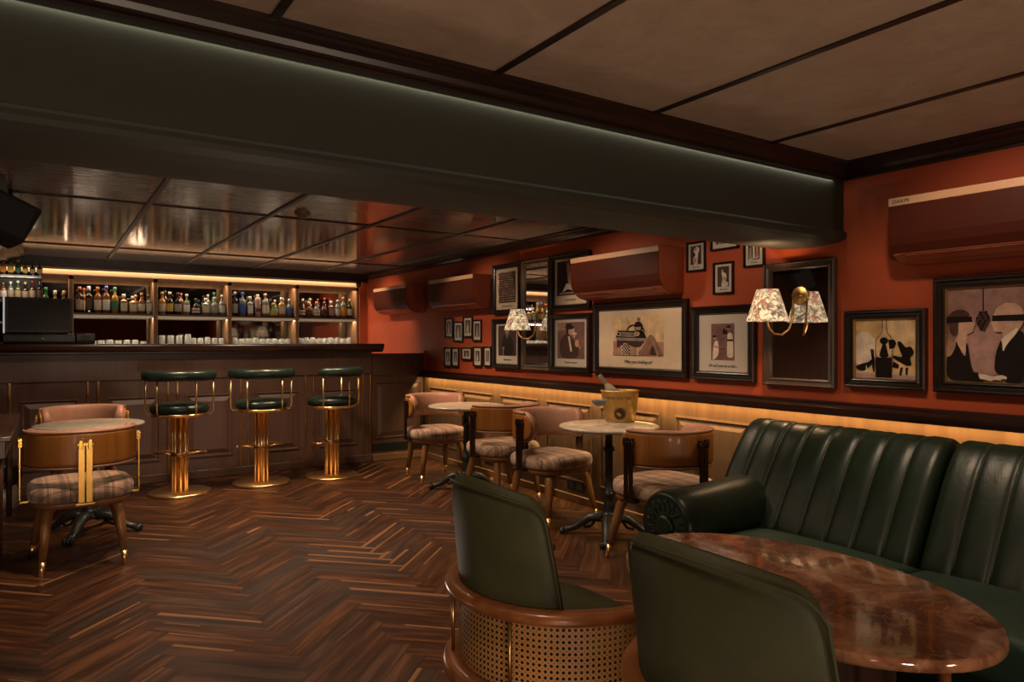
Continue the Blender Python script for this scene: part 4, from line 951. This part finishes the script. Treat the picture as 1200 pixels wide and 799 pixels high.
# ------------------------------------------------------------------ pictures
AM = {}
def cm(c):
    if c not in AM: AM[c] = mottled('print_%02d' % len(AM), tuple(x * .72 for x in c), tuple(x * 1.22 for x in c), 16, .35, 0, 5, spec=.3)
    return AM[c]
def picture(y0, y1, z0, z1, bw, label, cat='picture', fmat=FRAME, depth=.035, mat_w=0, matm=MATC, photo=None, photo_rect=(0, 0, 1, 1), art=(), caption=None, gold=True, group=None, mirror=False, cz=None, xw=XW):
    """y1 is the left edge seen from the room; art coordinates run 0..1 left-right, bottom-top inside photo_rect"""
    nm_ = 'wall_mirror' if mirror else 'framed_photograph'
    t = thing(nm_, label, 'mirror' if mirror else cat, (xw, (y0 + y1) / 2, z0), 0, group)
    w = (y1 - y0) / 2; h = z1 - z0
    def R(i, d): return [(-d, w - i, i), (-d, -w + i, i), (-d, -w + i, h - i), (-d, w - i, h - i)]
    pr = [(0, 0), (0, depth), (bw * .14, depth + .006), (bw * .28, depth + .004), (bw * .42, depth - .008), (bw * .62, depth - .010), (bw * .78, depth - .004), (bw * .88, depth - .006), (bw, .010), (bw, .002)]
    bm = B(); ring_loft(bm, [R(i, d) for i, d in pr], True, False, False); obj('frame', bm, fmat, t)
    if gold:
        bm = B(); ring_loft(bm, [R(bw * .90, depth - .010), R(bw * .94, depth - .006), R(bw + .004, .012), R(bw + .004, .008)], True, False, False); obj('gold_slip', bm, GOLDF, t)
    iw = w - bw; ih = h - 2 * bw
    if mirror:
        bm = B(); poly(bm, R(bw - .001, .011)); obj('mirror_glass', bm, MIRROR, t); return t
    def P(a, b, d): return (-d, iw - 2 * iw * a, bw + ih * b)
    bm = B(); poly(bm, [P(0, 0, .012), P(1, 0, .012), P(1, 1, .012), P(0, 1, .012)]); obj('mount_board', bm, matm, t)
    if photo:
        a0, b0, a1, b1 = photo_rect; bm = B(); mats = [cm(photo)]; idx = {photo: 0}
        def Q(a, b, d): return P(a0 + (a1 - a0) * a, b0 + (b1 - b0) * b, d)
        poly(bm, [Q(0, 0, .0128), Q(1, 0, .0128), Q(1, 1, .0128), Q(0, 1, .0128)], 0)
        def smooth(pts):
            if len(pts) < 6 or len(pts) > 24: return pts
            for _ in range(2):
                q = []
                for i in range(len(pts)):
                    (x0, y0_), (x1, y1_) = pts[i], pts[(i + 1) % len(pts)]
                    q += [(x0 * .78 + x1 * .22, y0_ * .78 + y1_ * .22), (x0 * .22 + x1 * .78, y0_ * .22 + y1_ * .78)]
                pts = q
            return pts
        for n_, (c, pts) in enumerate(art):
            pts = smooth(pts)
            if c not in idx: idx[c] = len(mats); mats.append(cm(c))
            poly(bm, [Q(min(1, max(0, a)), min(1, max(0, b)), .0132 + .00025 * n_) for a, b in pts], idx[c])
        me_o = obj('print', bm, mats, t)
    if caption:
        a0, b0, a1, b1 = photo_rect
        cx_, cz_ = (a0 + a1) / 2, (b0 / 2 if cz is None else cz)
        p = P(cx_, cz_, .0135)
        Mx = Matrix.Translation(p) @ Matrix(((0, 0, -1, 0), (-1, 0, 0, 0), (0, 1, 0, 0), (0, 0, 0, 1)))
        text_mesh('caption', caption[0], caption[1], plain('caption_ink', (.05, .03, .02), .6), t, Mx, .35)
    return t
def circ(cx, cy, rx, ry=None, n=16, a0=0, a1=360):
    ry = ry or rx
    return [(cx + rx * math.cos(math.radians(a0 + (a1 - a0) * i / n)), cy + ry * math.sin(math.radians(a0 + (a1 - a0) * i / n))) for i in range(n if a1 - a0 == 360 else n + 1)]
SK = (.42, .27, .19); SKD = (.22, .12, .085); SKM = (.32, .19, .135); DK = (.012, .007, .006); DP = (.055, .028, .024); PUR = (.17, .085, .075); WH = (.55, .46, .38); GY = (.26, .2, .17); TAN = (.50, .38, .23)
# crowd photo
art = []
rr_ = random.Random(3)
for r_ in range(13):
    for c_ in range(9):
        x, y = .05 + c_ * .112 + (r_ % 2) * .03, .05 + r_ * .073
        art.append(([WH, SKM, GY, SK][rr_.randrange(4)], circ(x, y + .02, .028 + rr_.random() * .015, .02, 6)))
        if rr_.random() < .5: art.append((DK, circ(x + .02, y - .012, .03, .014, 5)))
picture(5.245, 5.715, 1.56, 2.03, .045, 'upper left framed photograph of a crowd above the lamp', mat_w=1, photo=DP, photo_rect=(.12, .16, .88, .92), art=art, caption=('We the People united', .02), gold=False)
art = [(DP, [(.0, 0), (1, 0), (1, 1), (0, 1)]), (DK, [(.18, 0), (.2, .55), (.35, .68), (.65, .68), (.82, .55), (.9, 0)]), (SKM, circ(.5, .80, .10, .10)), (DK, circ(.5, .88, .14, .05)), (SKD, [(.45, .7), (.55, .7), (.53, .6), (.5, .55)]), (SKM, circ(.3, .25, .05, .04)), (GY, [(.28, .25), (.32, .25), (.3, 0), (.26, 0)])]
picture(5.245, 5.715, 1.05, 1.515, .045, 'lower left framed photograph of a figure in a dark coat', photo=DP, photo_rect=(.10, .2, .9, .95), art=art, caption=('Trust the deal', .022), gold=False, matm=MATG, cz=.1)
art = [(DK, [(.0, 0), (1, 0), (1, 1), (0, 1)]), (SK, [(.35, .95), (.45, .95), (.5, .6), (.55, .35), (.5, .2), (.42, .3), (.38, .6)]), (WH, [(.2, .1), (.35, .35), (.5, .3), (.6, .12), (.4, .18)]), (SKM, circ(.4, .92, .06, .05)), (GY, [(.1, .04), (.9, .04), (.9, .09), (.1, .09)])]
picture(4.265, 4.785, 1.565, 2.03, .045, 'framed dance photograph partly hidden by the middle air conditioner', photo=DK, photo_rect=(.07, .2, .93, .96), art=art, caption=('I can fly away!', .024), gold=False, matm=MATC, cz=.1)
art = [(PUR, [(0, 0), (1, 0), (1, 1), (0, 1)]), (SKM, [(0, .75), (.3, .8), (.3, 1), (0, 1)]), (DP, [(.1, 0), (.08, .45), (.25, .66), (.42, .70), (.6, .5), (.75, .42), (.8, .3), (.78, 0)]), (SK, circ(.52, .76, .13, .12)), (DK, circ(.46, .86, .17, .06)), (DK, circ(.44, .9, .12, .07)), (DK, [(.36, .86), (.34, .7), (.42, .68), (.42, .84)]), (WH, circ(.66, .68, .08, .04)), (SK, circ(.64, .62, .04, .05)), (SK, circ(.74, .42, .08, .10)), (WH, [(.40, .62), (.48, .6), (.56, .2), (.5, .2)]), (SKM, [(.80, .45), (.88, .3), (.85, .26), (.76, .36)])]
picture(4.265, 4.785, 1.05, 1.53, .045, 'framed photograph of a person in a dark hat sipping from a cup', photo=PUR, photo_rect=(.09, .17, .91, .94), art=art, caption=('Wait for me there', .022), gold=False, matm=MATG, cz=.09)
# large landscape
CK = []
for i in range(6):
    for j in range(6):
        if (i + j) % 2: CK.append(((.03, .02, .02), [(.20 + i * .028, .04 + j * .045), (.228 + i * .028, .04 + j * .045), (.228 + i * .028, .085 + j * .045), (.20 + i * .028, .085 + j * .045)]))
art = [(SKM, [(0, 0), (1, 0), (1, .36), (0, .38)]), (DP, [(.08, .22), (.68, .22), (.68, .40), (.08, .42)]), (GY, [(.07, .40), (.68, .38), (.68, .46), (.07, .48)]), (DK, [(.06, .48), (.1, .66), (.62, .63), (.68, .45)]), (GY, [(.14, .5), (.16, .62), (.46, .60), (.46, .48)])]
for q in range(7): art.append((DK, [(.17 + q * .04, .5), (.18 + q * .04, .5), (.18 + q * .04, .6), (.17 + q * .04, .6)]))
art += [(WH, circ(.12, .57, .045, .055)), (DK, circ(.12, .57, .03, .037)), (WH, circ(.50, .57, .05, .06)), (GY, circ(.50, .57, .034, .042)), (DK, [(.28, .64), (.34, .80), (.58, .80), (.66, .62), (.64, .62), (.57, .77), (.36, .77), (.30, .64)]),
        (DK, [(.44, .72), (.46, .84), (.50, .88), (.58, .86), (.62, .72), (.58, .60), (.48, .62)]), (SKD, circ(.53, .93, .028, .05)), (SKM, [(.46, .74), (.58, .74), (.57, .66), (.48, .66)]),
        (SKM, [(0, .02), (0, .12), (.08, .16), (.16, .26), (.24, .34), (.31, .33), (.38, .25), (.47, .22), (.56, .24), (.62, .22), (.64, .03), (.4, .02)]),
        (SKD, [(.52, .03), (.56, .22), (.62, .32), (.70, .46), (.755, .55), (.80, .53), (.84, .44), (.89, .28), (.97, .1), (.95, .02), (.88, .03), (.83, .2), (.79, .3), (.76, .12), (.72, .02)]),
        (SK, [(.50, .20), (.56, .22), (.63, .33), (.70, .45), (.66, .34), (.60, .2), (.54, .1)]), (DP, [(.76, .05), (.79, .29), (.83, .18), (.86, .04)]), (WH, [(.19, .03), (.19, .28), (.25, .33), (.36, .27), (.37, .03)])] + CK + [(WH, [(.52, .02), (.54, .02), (.53, .22), (.51, .2)]), (GY, [(.84, .3), (.9, .04), (.93, .04), (.86, .32)])]
picture(3.255, 4.225, 1.055, 1.59, .055, 'large landscape photograph of a reclining woman before an old car', photo=TAN, photo_rect=(.19, .2, .80, .88), art=art, caption=('What you looking at?', .034), gold=False, cz=.10)
art = [(PUR, [(0, 0), (1, 0), (1, 1), (0, 1)]), (DP, [(.34, .32), (.6, .32), (.6, .30), (.34, .30)]), (WH, [(.68, .1), (.7, .5), (.72, .75), (.92, .75), (.95, .45), (.97, .1), (.82, .06)]), (SKD, circ(.76, .88, .10, .06)), (DK, circ(.76, .91, .10, .04)), (DK, [(.5, .72), (.55, .88), (.72, .80), (.70, .70)]), (DK, [(.70, .52), (.95, .52), (.95, .57), (.70, .57)]),
       (WH, [(.05, .02), (.1, .3), (.15, .52), (.3, .54), (.36, .3), (.3, .1), (.1, .0)]), (SKM, circ(.18, .61, .08, .055)), (DK, circ(.16, .65, .08, .03)), (SKM, [(.1, .42), (.34, .36), (.34, .32), (.1, .36)])]
picture(2.72, 3.22, 1.055, 1.53, .055, 'framed small photograph of two figures in white robes on a wide mount', photo=PUR, photo_rect=(.26, .2, .73, .84), art=art, caption=("I'll tell you in a mo...", .028), gold=False, matm=MATG, cz=.10)
# bottle silhouettes
AMB = (.55, .38, .18)
art = [((.62, .46, .26), circ(.72, .8, .3, .22)), ((.50, .36, .27), [(0, 0), (1, 0), (1, .1), (0, .1)]), ((.36, .25, .22), [(0, 0), (1, 0), (1, .07), (0, .08)]), ((.60, .5, .40), circ(.15, .5, .22, .3)),
       ((.24, .15, .10), [(.45, 1), (.54, 1), (.54, .78), (.62, .70), (.64, .6), (.64, .02), (.34, .02), (.34, .6), (.37, .70), (.45, .78)]), ((.60, .43, .24), [(.47, 1), (.52, 1), (.52, .78), (.60, .69), (.62, .6), (.62, .35), (.36, .35), (.36, .6), (.39, .69), (.47, .78)]),
       (DK, [(.35, .02), (.35, .36), (.62, .36), (.62, .02)]), (DK, circ(.49, .64, .07, .06)), (DK, [(.40, .36), (.44, .5), (.47, .60), (.52, .60), (.55, .45), (.58, .36)]), (DK, [(.56, .66), (.66, .66), (.69, .60), (.66, .52), (.58, .50)]), (DP, [(.24, .50), (.33, .50), (.32, .38), (.29, .35), (.29, .2), (.32, .1), (.34, .1), (.35, .36)]),
       (DK, [(.05, .13), (.0, .2), (.12, .25), (.22, .27), (.3, .34), (.33, .30), (.26, .2), (.15, .12)]), (DK, [(.70, .62), (.76, .64), (.84, .52), (.92, .56), (.98, .44), (.90, .36), (.94, .24), (.86, .22), (.62, .36), (.64, .4), (.80, .36), (.74, .5)]), (DK, [(.62, .2), (.72, .18), (.74, .24), (.64, .3)]), (DK, [(.76, .2), (.74, .08), (.77, .06), (.8, .2)]), (DK, [(.84, .2), (.84, .08), (.87, .08), (.88, .2)]), (WH, [(.19, .22), (.21, .22), (.21, .12), (.25, .1), (.15, .1), (.19, .12)])]
picture(1.728, 2.142, 1.06, 1.465, .05, 'framed amber photograph of a bottle and dark silhouettes', photo=AMB, photo_rect=(0, 0, 1, 1), art=art)
# blindfolded pair
BG = (.25, .14, .12)
grapes = []
for i, (n_, yy) in enumerate([(3, .735), (4, .705), (5, .675), (5, .645), (4, .615), (3, .588), (2, .56)]):
    for j in range(n_): grapes.append(([DK, DP][(i + j) % 2], circ(.475 + (j - (n_ - 1) / 2) * .036, yy, .021, .019, 8)))
art = [((.32, .19, .165), circ(.5, .35, .28, .3)), (DK, [(.465, 1), (.482, 1), (.482, .74), (.465, .74)])] + grapes + [
    # woman
    (SKM, [(.0, .28), (.0, .43), (.06, .44), (.14, .42), (.2, .46), (.2, .5), (.26, .52), (.3, .46), (.28, .3), (.2, .2), (.05, .24)]), (SK, [(.14, .70), (.24, .73), (.33, .71), (.355, .66), (.392, .605), (.36, .597), (.372, .578), (.355, .565), (.362, .545), (.33, .52), (.27, .51), (.26, .44), (.27, .3), (.14, .3), (.10, .44), (.17, .5)]),
    ((.07, .03, .024), [(.03, .60), (.02, .70), (.06, .745), (.14, .775), (.24, .77), (.32, .72), (.31, .70), (.17, .69), (.16, .60), (.14, .52), (.10, .49), (.05, .52)]), (DK, [(.0, .70), (.335, .70), (.35, .638), (.0, .63)]), (SKM, [(0, .27), (.02, .44), (.1, .43), (.12, .3), (.04, .26)]),
    (DK, [(.0, 0), (.0, .26), (.06, .27), (.12, .36), (.13, .44), (.15, .40), (.26, .24), (.26, .42), (.29, .40), (.32, .2), (.36, .1), (.46, .06), (.5, 0)]), (WH, [(.42, .09), (.52, .08), (.6, .06), (.72, .085), (.8, .07), (.8, .04), (.7, .04), (.72, .02), (.62, .03), (.58, .01), (.5, .03), (.44, .03)]),
    # man
    (SK, [(.62, .72), (.605, .66), (.568, .612), (.605, .605), (.592, .585), (.612, .572), (.608, .545), (.65, .525), (.72, .535), (.74, .46), (.9, .52), (.98, .62), (.98, .72), (.94, .79), (.85, .83), (.74, .825), (.65, .78)]), (SKM, circ(.88, .655, .03, .03)), (SK, [(.72, .53), (.76, .44), (.86, .56)]), (WH, [(.71, .46), (.74, .47), (.9, .58), (.92, .54), (.76, .38), (.73, .30), (.71, .33)]),
    (DK, [(.60, .70), (1, .705), (1, .64), (.60, .64)]), (DK, [(.62, .1), (.64, .3), (.70, .44), (.72, .43), (.73, .31), (.80, .4), (.93, .55), (1, .5), (1, 0), (.74, 0), (.8, .07)]), (DK, [(.36, 0), (.36, .1), (.42, .1), (.44, .03), (.5, .0)])]
picture(1.255, 1.69, 1.06, 1.605, .055, 'large framed photograph of two blindfolded people facing a bunch of grapes', photo=BG, photo_rect=(0, 0, 1, 1), art=art)
# small frames under the beam
def small(y0, y1, z0, z1, label, art, cap=None, photo=DP, rect=(.14, .2, .86, .92), group='small black framed photographs', bw=.014):
    picture(y0, y1, z0, z1, bw, label, depth=.018, matm=MATG, photo=photo, photo_rect=rect, art=art, gold=False, caption=(cap, .012) if cap else None, group=group)
small(3.115, 3.27, 1.765, 1.965, 'small black frame with a white costume figure, right of the middle air conditioner', [(WH, [(.3, .0), (.2, .3), (.4, .45), (.5, .55), (.25, .7), (.4, .9), (.7, .95), (.85, .8), (.7, .55), (.7, .3), (.65, 0)]), (GY, circ(.4, .2, .18, .15)), (GY, circ(.5, .8, .1, .08))], 'Sweet tooth')
small(2.89, 3.045, 1.603, 1.808, 'small black frame with a kneeling white figure, lowest of the four', [(WH, [(.3, 0), (.45, .3), (.4, .55), (.35, .7), (.45, .82), (.55, .7), (.75, .65), (.8, .45), (.7, .25), (.95, .2), (.9, 0)]), (SK, circ(.43, .8, .08, .07)), (GY, circ(.6, .4, .08, .1))], 'Tell a friend')
small(2.85, 3.065, 1.885, 2.04, 'small black landscape frame half hidden by the beam', [(SKM, [(.1, 0), (.3, .5), (.5, .4), (.7, .6), (.9, .1)]), (WH, circ(.4, .3, .12, .15))], None)
small(2.662, 2.808, 1.755, 1.945, 'small black frame of standing figures just below the beam, near the mirror', [(GY, [(.05, 0), (.1, .6), (.3, .7), (.35, 0)]), (WH, [(.42, .1), (.42, .7), (.55, .75), (.6, .1)]), (SKM, [(.65, .05), (.7, .7), (.85, .6), (.95, .05)]), (WH, [(.1, 0), (.9, .1), (.9, .14), (.1, .05)])], 'Old times')
SMALLS = [(6.535, 6.70, 1.345, 1.555), (6.32, 6.51, 1.30, 1.512), (6.125, 6.305, 1.345, 1.56), (5.95, 6.115, 1.305, 1.522), (6.57, 6.72, 1.033, 1.24), (6.405, 6.55, 1.037, 1.241), (6.14, 6.345, 1.112, 1.242), (5.94, 6.10, 1.052, 1.252), (5.765, 5.90, 1.056, 1.254)]
rr_ = random.Random(9)
ordn = ['first from the left in the upper row', 'second from the left in the upper row', 'third from the left in the upper row', 'fourth from the left in the upper row', 'first from the left in the lower row', 'second from the left in the lower row', 'third in the lower row, landscape format', 'fourth from the left in the lower row', 'last in the lower row, patterned black and white']
for i, (a, b_, c, d) in enumerate(SMALLS):
    x = rr_.random() * .2
    if i == 8:
        ar = [(WH, circ(.2 + .3 * (q % 3), .12 + .15 * (q // 3), .1, .05, 6)) for q in range(18)]
    else:
        ar = [(GY, [(.1 + x, 0), (.2 + x, .6), (.5, .75), (.75, .5), (.8, 0)]), (WH, [(.3 + x, .1), (.35 + x, .5), (.55, .55), (.6, .1)]), (SK, circ(.45 + x * .5, .76, .12, .09))]
    small(a, b_, c, d, 'tiny framed photograph, ' + ordn[i], ar, None, rect=(.16, .16, .84, .88) if i < 4 else (.2, .22, .8, .84), group='nine tiny frames in two rows', bw=.016)
# mirrors
picture(4.79, 5.225, 1.05, 2.03, .045, 'tall narrow wall mirror behind the farther sconce', mirror=True, fmat=FRAMEM, gold=False, depth=.03)
picture(2.20, 2.655, 1.045, 1.76, .045, 'wall mirror behind the nearer sconce', mirror=True, fmat=FRAMEM, gold=False, depth=.035)
# sconces
def sconce(y, z, label, yp):
    t = thing('wall_sconce', label, 'wall lamp', (XW - .012, yp, z), 0, 'wall lamps with floral shades')
    dy = y - yp
    bm = B(); lathe(bm, [(0, .018), (.010, .016), (.014, .009), (.016, .007), (.048, .006), (.054, .004), (.056, 0), (0, 0)], seg=28, cap=False); xf(bm, bm.verts, (0, 0, .03), (0, -PI / 2, 0)); obj('wall_plate', bm, BRASSD, t)
    bm = B(); tube(bm, [(-.02, 0, .03), (-.05, 0, .03), (-.065, 0, .01), (-.068, dy * .1, -.12), (-.072, dy * .3, -.165), (-.10, dy * .6, -.195), (-.14, dy * .9, -.19), (-.175, dy, -.16), (-.188, dy, -.12), (-.188, dy, -.06)], .0065, 8); obj('arm', bm, BRASSD, t)
    bm = B(); lathe(bm, [(.008, -.12), (.016, -.115), (.016, -.05), (.012, -.04), (0, -.038)], (-.188, dy, 0), 14, cap=False); obj('lamp_holder', bm, plain('ivory', (.7, .65, .5), .5), t)
    bm = B(); lathe(bm, [(.116, -.118), (.060, .062), (.0575, .062), (.1135, -.118), (.116, -.118)], (-.188, dy, 0), 32, cap=False); obj('shade', bm, FLOR, t)
    bm = B(); lathe(bm, [(0, .035), (.014, .028), (.022, .005), (.016, -.025), (.008, -.04)], (-.188, dy, 0), 14, cap=False); obj('bulb', bm, emit('warm_bulb', (1, .72, .4), 14), t)
    for zz, ang, e in ((.075, PI, 6.5), (-.13, 0, 9)):
        l = bpy.data.lights.new('sconce_light', 'SPOT'); l.energy = e; l.color = (1, .62, .32); l.spot_size = math.radians(115); l.spot_blend = .6; l.shadow_soft_size = .03
        o = bpy.data.objects.new('sconce_light', l); COL.objects.link(o); o.parent = t; o.location = (-.188, dy, zz); o.rotation_euler = (ang, 0, 0)
sconce(5.03, 1.52, 'brass wall lamp with floral shade on the tall narrow mirror, farther one', 4.93)
sconce(2.50, 1.535, 'brass wall lamp with floral shade on the nearer mirror', 2.42)
# sockets
for y, z, lb in ((4.44, .13, 'black double wall socket under the ice bucket table side, nearer one'), (5.75, .15, 'black double wall socket near the far cafe table')):
    t = thing('wall_socket', lb, 'socket', (3.575, y, z), 0, 'black wall sockets')
    bm = B(); box(bm, -.008, 0, -.11, .11, -.035, .035, .003); obj('plate', bm, BLACK, t)
    for s in (-1, 1):
        bm = B(); box(bm, -.011, -.008, s * .05 - .032, s * .05 + .032, -.025, .025, .002); obj('socket_insert', bm, plain('socket_grey', (.03, .03, .03), .3), t)

# ------------------------------------------------------------------ lights
def area(name, loc, sx, sy, e, col, rot=(0, 0, 0), spread=None):
    l = bpy.data.lights.new(name, 'AREA'); l.shape = 'RECTANGLE'; l.size = sx; l.size_y = sy; l.energy = e; l.color = col
    if spread: l.spread = math.radians(spread)
    o = bpy.data.objects.new(name, l); COL.objects.link(o); o.location = loc; o.rotation_euler = rot; return o
def spot(loc, tgt, e, ang, col, soft=.05, blend=.6):
    l = bpy.data.lights.new('spotlight', 'SPOT'); l.energy = e; l.color = col; l.spot_size = math.radians(ang); l.spot_blend = blend; l.shadow_soft_size = soft
    o = bpy.data.objects.new('spotlight', l); COL.objects.link(o); o.location = loc
    d = Vector(tgt) - Vector(loc); o.rotation_euler = d.to_track_quat('-Z', 'Y').to_euler(); return o
WARM = (1, .74, .50); WARMER = (1, .6, .3)
def fill_point(loc, e, col=WARM, soft=.12):
    l = bpy.data.lights.new('lamp', 'POINT'); l.energy = e; l.color = col; l.shadow_soft_size = soft
    o = bpy.data.objects.new('lamp', l); COL.objects.link(o); o.location = loc; return o  # unseen fill light without a fixture
area('rail_light', (3.522, 2.35, .931), .012, 9.5, 56, (1, .72, .30), (0, math.radians(15), 0))
area('cornice_light', (1.55, 9.08, 2.03), 3.9, .03, 22, (1, .78, .52), (math.radians(-8), 0, 0))
area('shelf_light', (1.55, 9.1, 1.572), 3.9, .03, 15, (1, .82, .58), (math.radians(-5), 0, 0))
area('cornice_front_light', (1.55, 8.93, 2.09), 3.9, .02, 3, (1, .72, .45), (math.radians(40), 0, 0))
area('rack_fill', (-.24, 8.2, 1.9), .3, .03, .9, (1, .85, .65), (math.radians(60), 0, 0))  # added fill so the rack bottles show; no fixture here
area('beam_light', (.9, 2.157, 2.165), 5.2, .01, 1.8, (1, .98, .72), (math.radians(-14), 0, 0))
for x, y, e in ((.9, 6.0, 75), (1.7, 6.1, 75), (2.4, 6.0, 70), (.3, 4.3, 75), (1.5, 3.9, 85), (1.2, 2.9, 30)):
    spot((x, y, 2.17), (x + .1, y - .1, 0), e, 115, WARM, .06, .9)
spot((2.3, 4.2, 2.15), (3.55, 3.9, 1.2), 50, 75, WARM)
spot((2.4, 5.9, 2.15), (3.55, 5.8, 1.3), 34, 75, WARM)
spot((2.2, 3.0, 2.15), (3.55, 2.9, 1.2), 32, 70, WARM)
spot((2.5, 1.3, 2.2), (3.55, 1.3, 1.3), 30, 90, WARM)
spot((2.6, 1.7, 2.22), (3.0, 1.5, .6), 34, 80, WARM)
spot((2.6, 8.0, 2.15), (3.6, 8.2, 1.4), 40, 80, WARM)
spot((.4, 1.2, 2.22), (1.3, 1.3, .4), 34, 90, WARM, .1)
spot((2.55, 4.5, 2.15), (3.1, 4.1, .5), 34, 80, WARM)  # this spot and the next two added to brighten wall chairs and tables
spot((2.5, 5.9, 2.15), (3.1, 5.6, .5), 34, 80, WARM)
spot((2.6, 3.2, 2.15), (3.1, 3.05, .5), 30, 70, WARM)
spot((.6, 5.9, 2.16), (.6, 7.0, .5), 36, 85, WARM)  # pair of spots added to brighten the bar front
spot((1.9, 5.9, 2.16), (1.9, 7.0, .5), 36, 85, WARM)
spot((1.0, 3.4, .1), (1.2, 2.4, 1.85), 16, 120, (1, .78, .6), .15, .9)  # added upward fill for the beam's underside; no real floor light
spot((-.2, 5.6, 2.1), (-.25, 6.7, .2), 14, 60, WARM)
spot((.1, 4.7, 2.1), (.2, 5.3, .7), 20, 70, WARM)  # added to brighten the left marble table top
for x in (.4, 1.6, 2.8): fill_point((x, 8.1, 1.0), 9, (1, .78, .58), .25)  # added fill behind the bar to lift the varnished ceiling
for l, tg in (((-1.6, -2.2, .3), (-.2, 1.2, 2.3)), ((2.0, -2.2, .3), (1.9, .9, 2.3)), ((.3, -1.9, .3), (.8, 2.2, 2.2))): spot(l, tg, 95, 100, (1, .76, .56), .2, .8)  # invented uplights behind the viewer, added as fill for ceiling and bounce
for l in ((.7, .9, .15), (-.6, 3.0, .3)): fill_point(l, 4, (1, .76, .55), .2)  # added low fill near the floor
w = bpy.data.worlds.new('W'); S.world = w; w.use_nodes = True
w.node_tree.nodes['Background'].inputs[0].default_value = (.02, .017, .015, 1)

# ------------------------------------------------------------------ camera
cam = bpy.data.cameras.new('camera'); co = bpy.data.objects.new('camera', cam); COL.objects.link(co)
co.location = (0, 0, 1.3); co.rotation_euler = (PI / 2, 0, -math.atan(545 / 820))
cam.sensor_width = 36; cam.lens = 820 / 1200 * 36; cam.shift_y = 1.0 / 1200; cam.clip_start = .05
S.camera = co
S.view_settings.view_transform = 'Standard'; S.view_settings.look = 'None'; S.view_settings.exposure = 0; S.view_settings.gamma = 1
vs_ = S.view_settings; vs_.use_curve_mapping = True; cv = vs_.curve_mapping.curves[3]
cv.points.new(.25, .225); cv.points.new(.70, .755); vs_.curve_mapping.update(); vs_.exposure = .12
S.cycles.use_denoising = True
S.cycles.max_bounces = 7; S.cycles.diffuse_bounces = 3; S.cycles.glossy_bounces = 4; S.cycles.transmission_bounces = 6; S.cycles.sample_clamp_indirect = 4
S.cycles.caustics_reflective = False; S.cycles.caustics_refractive = False
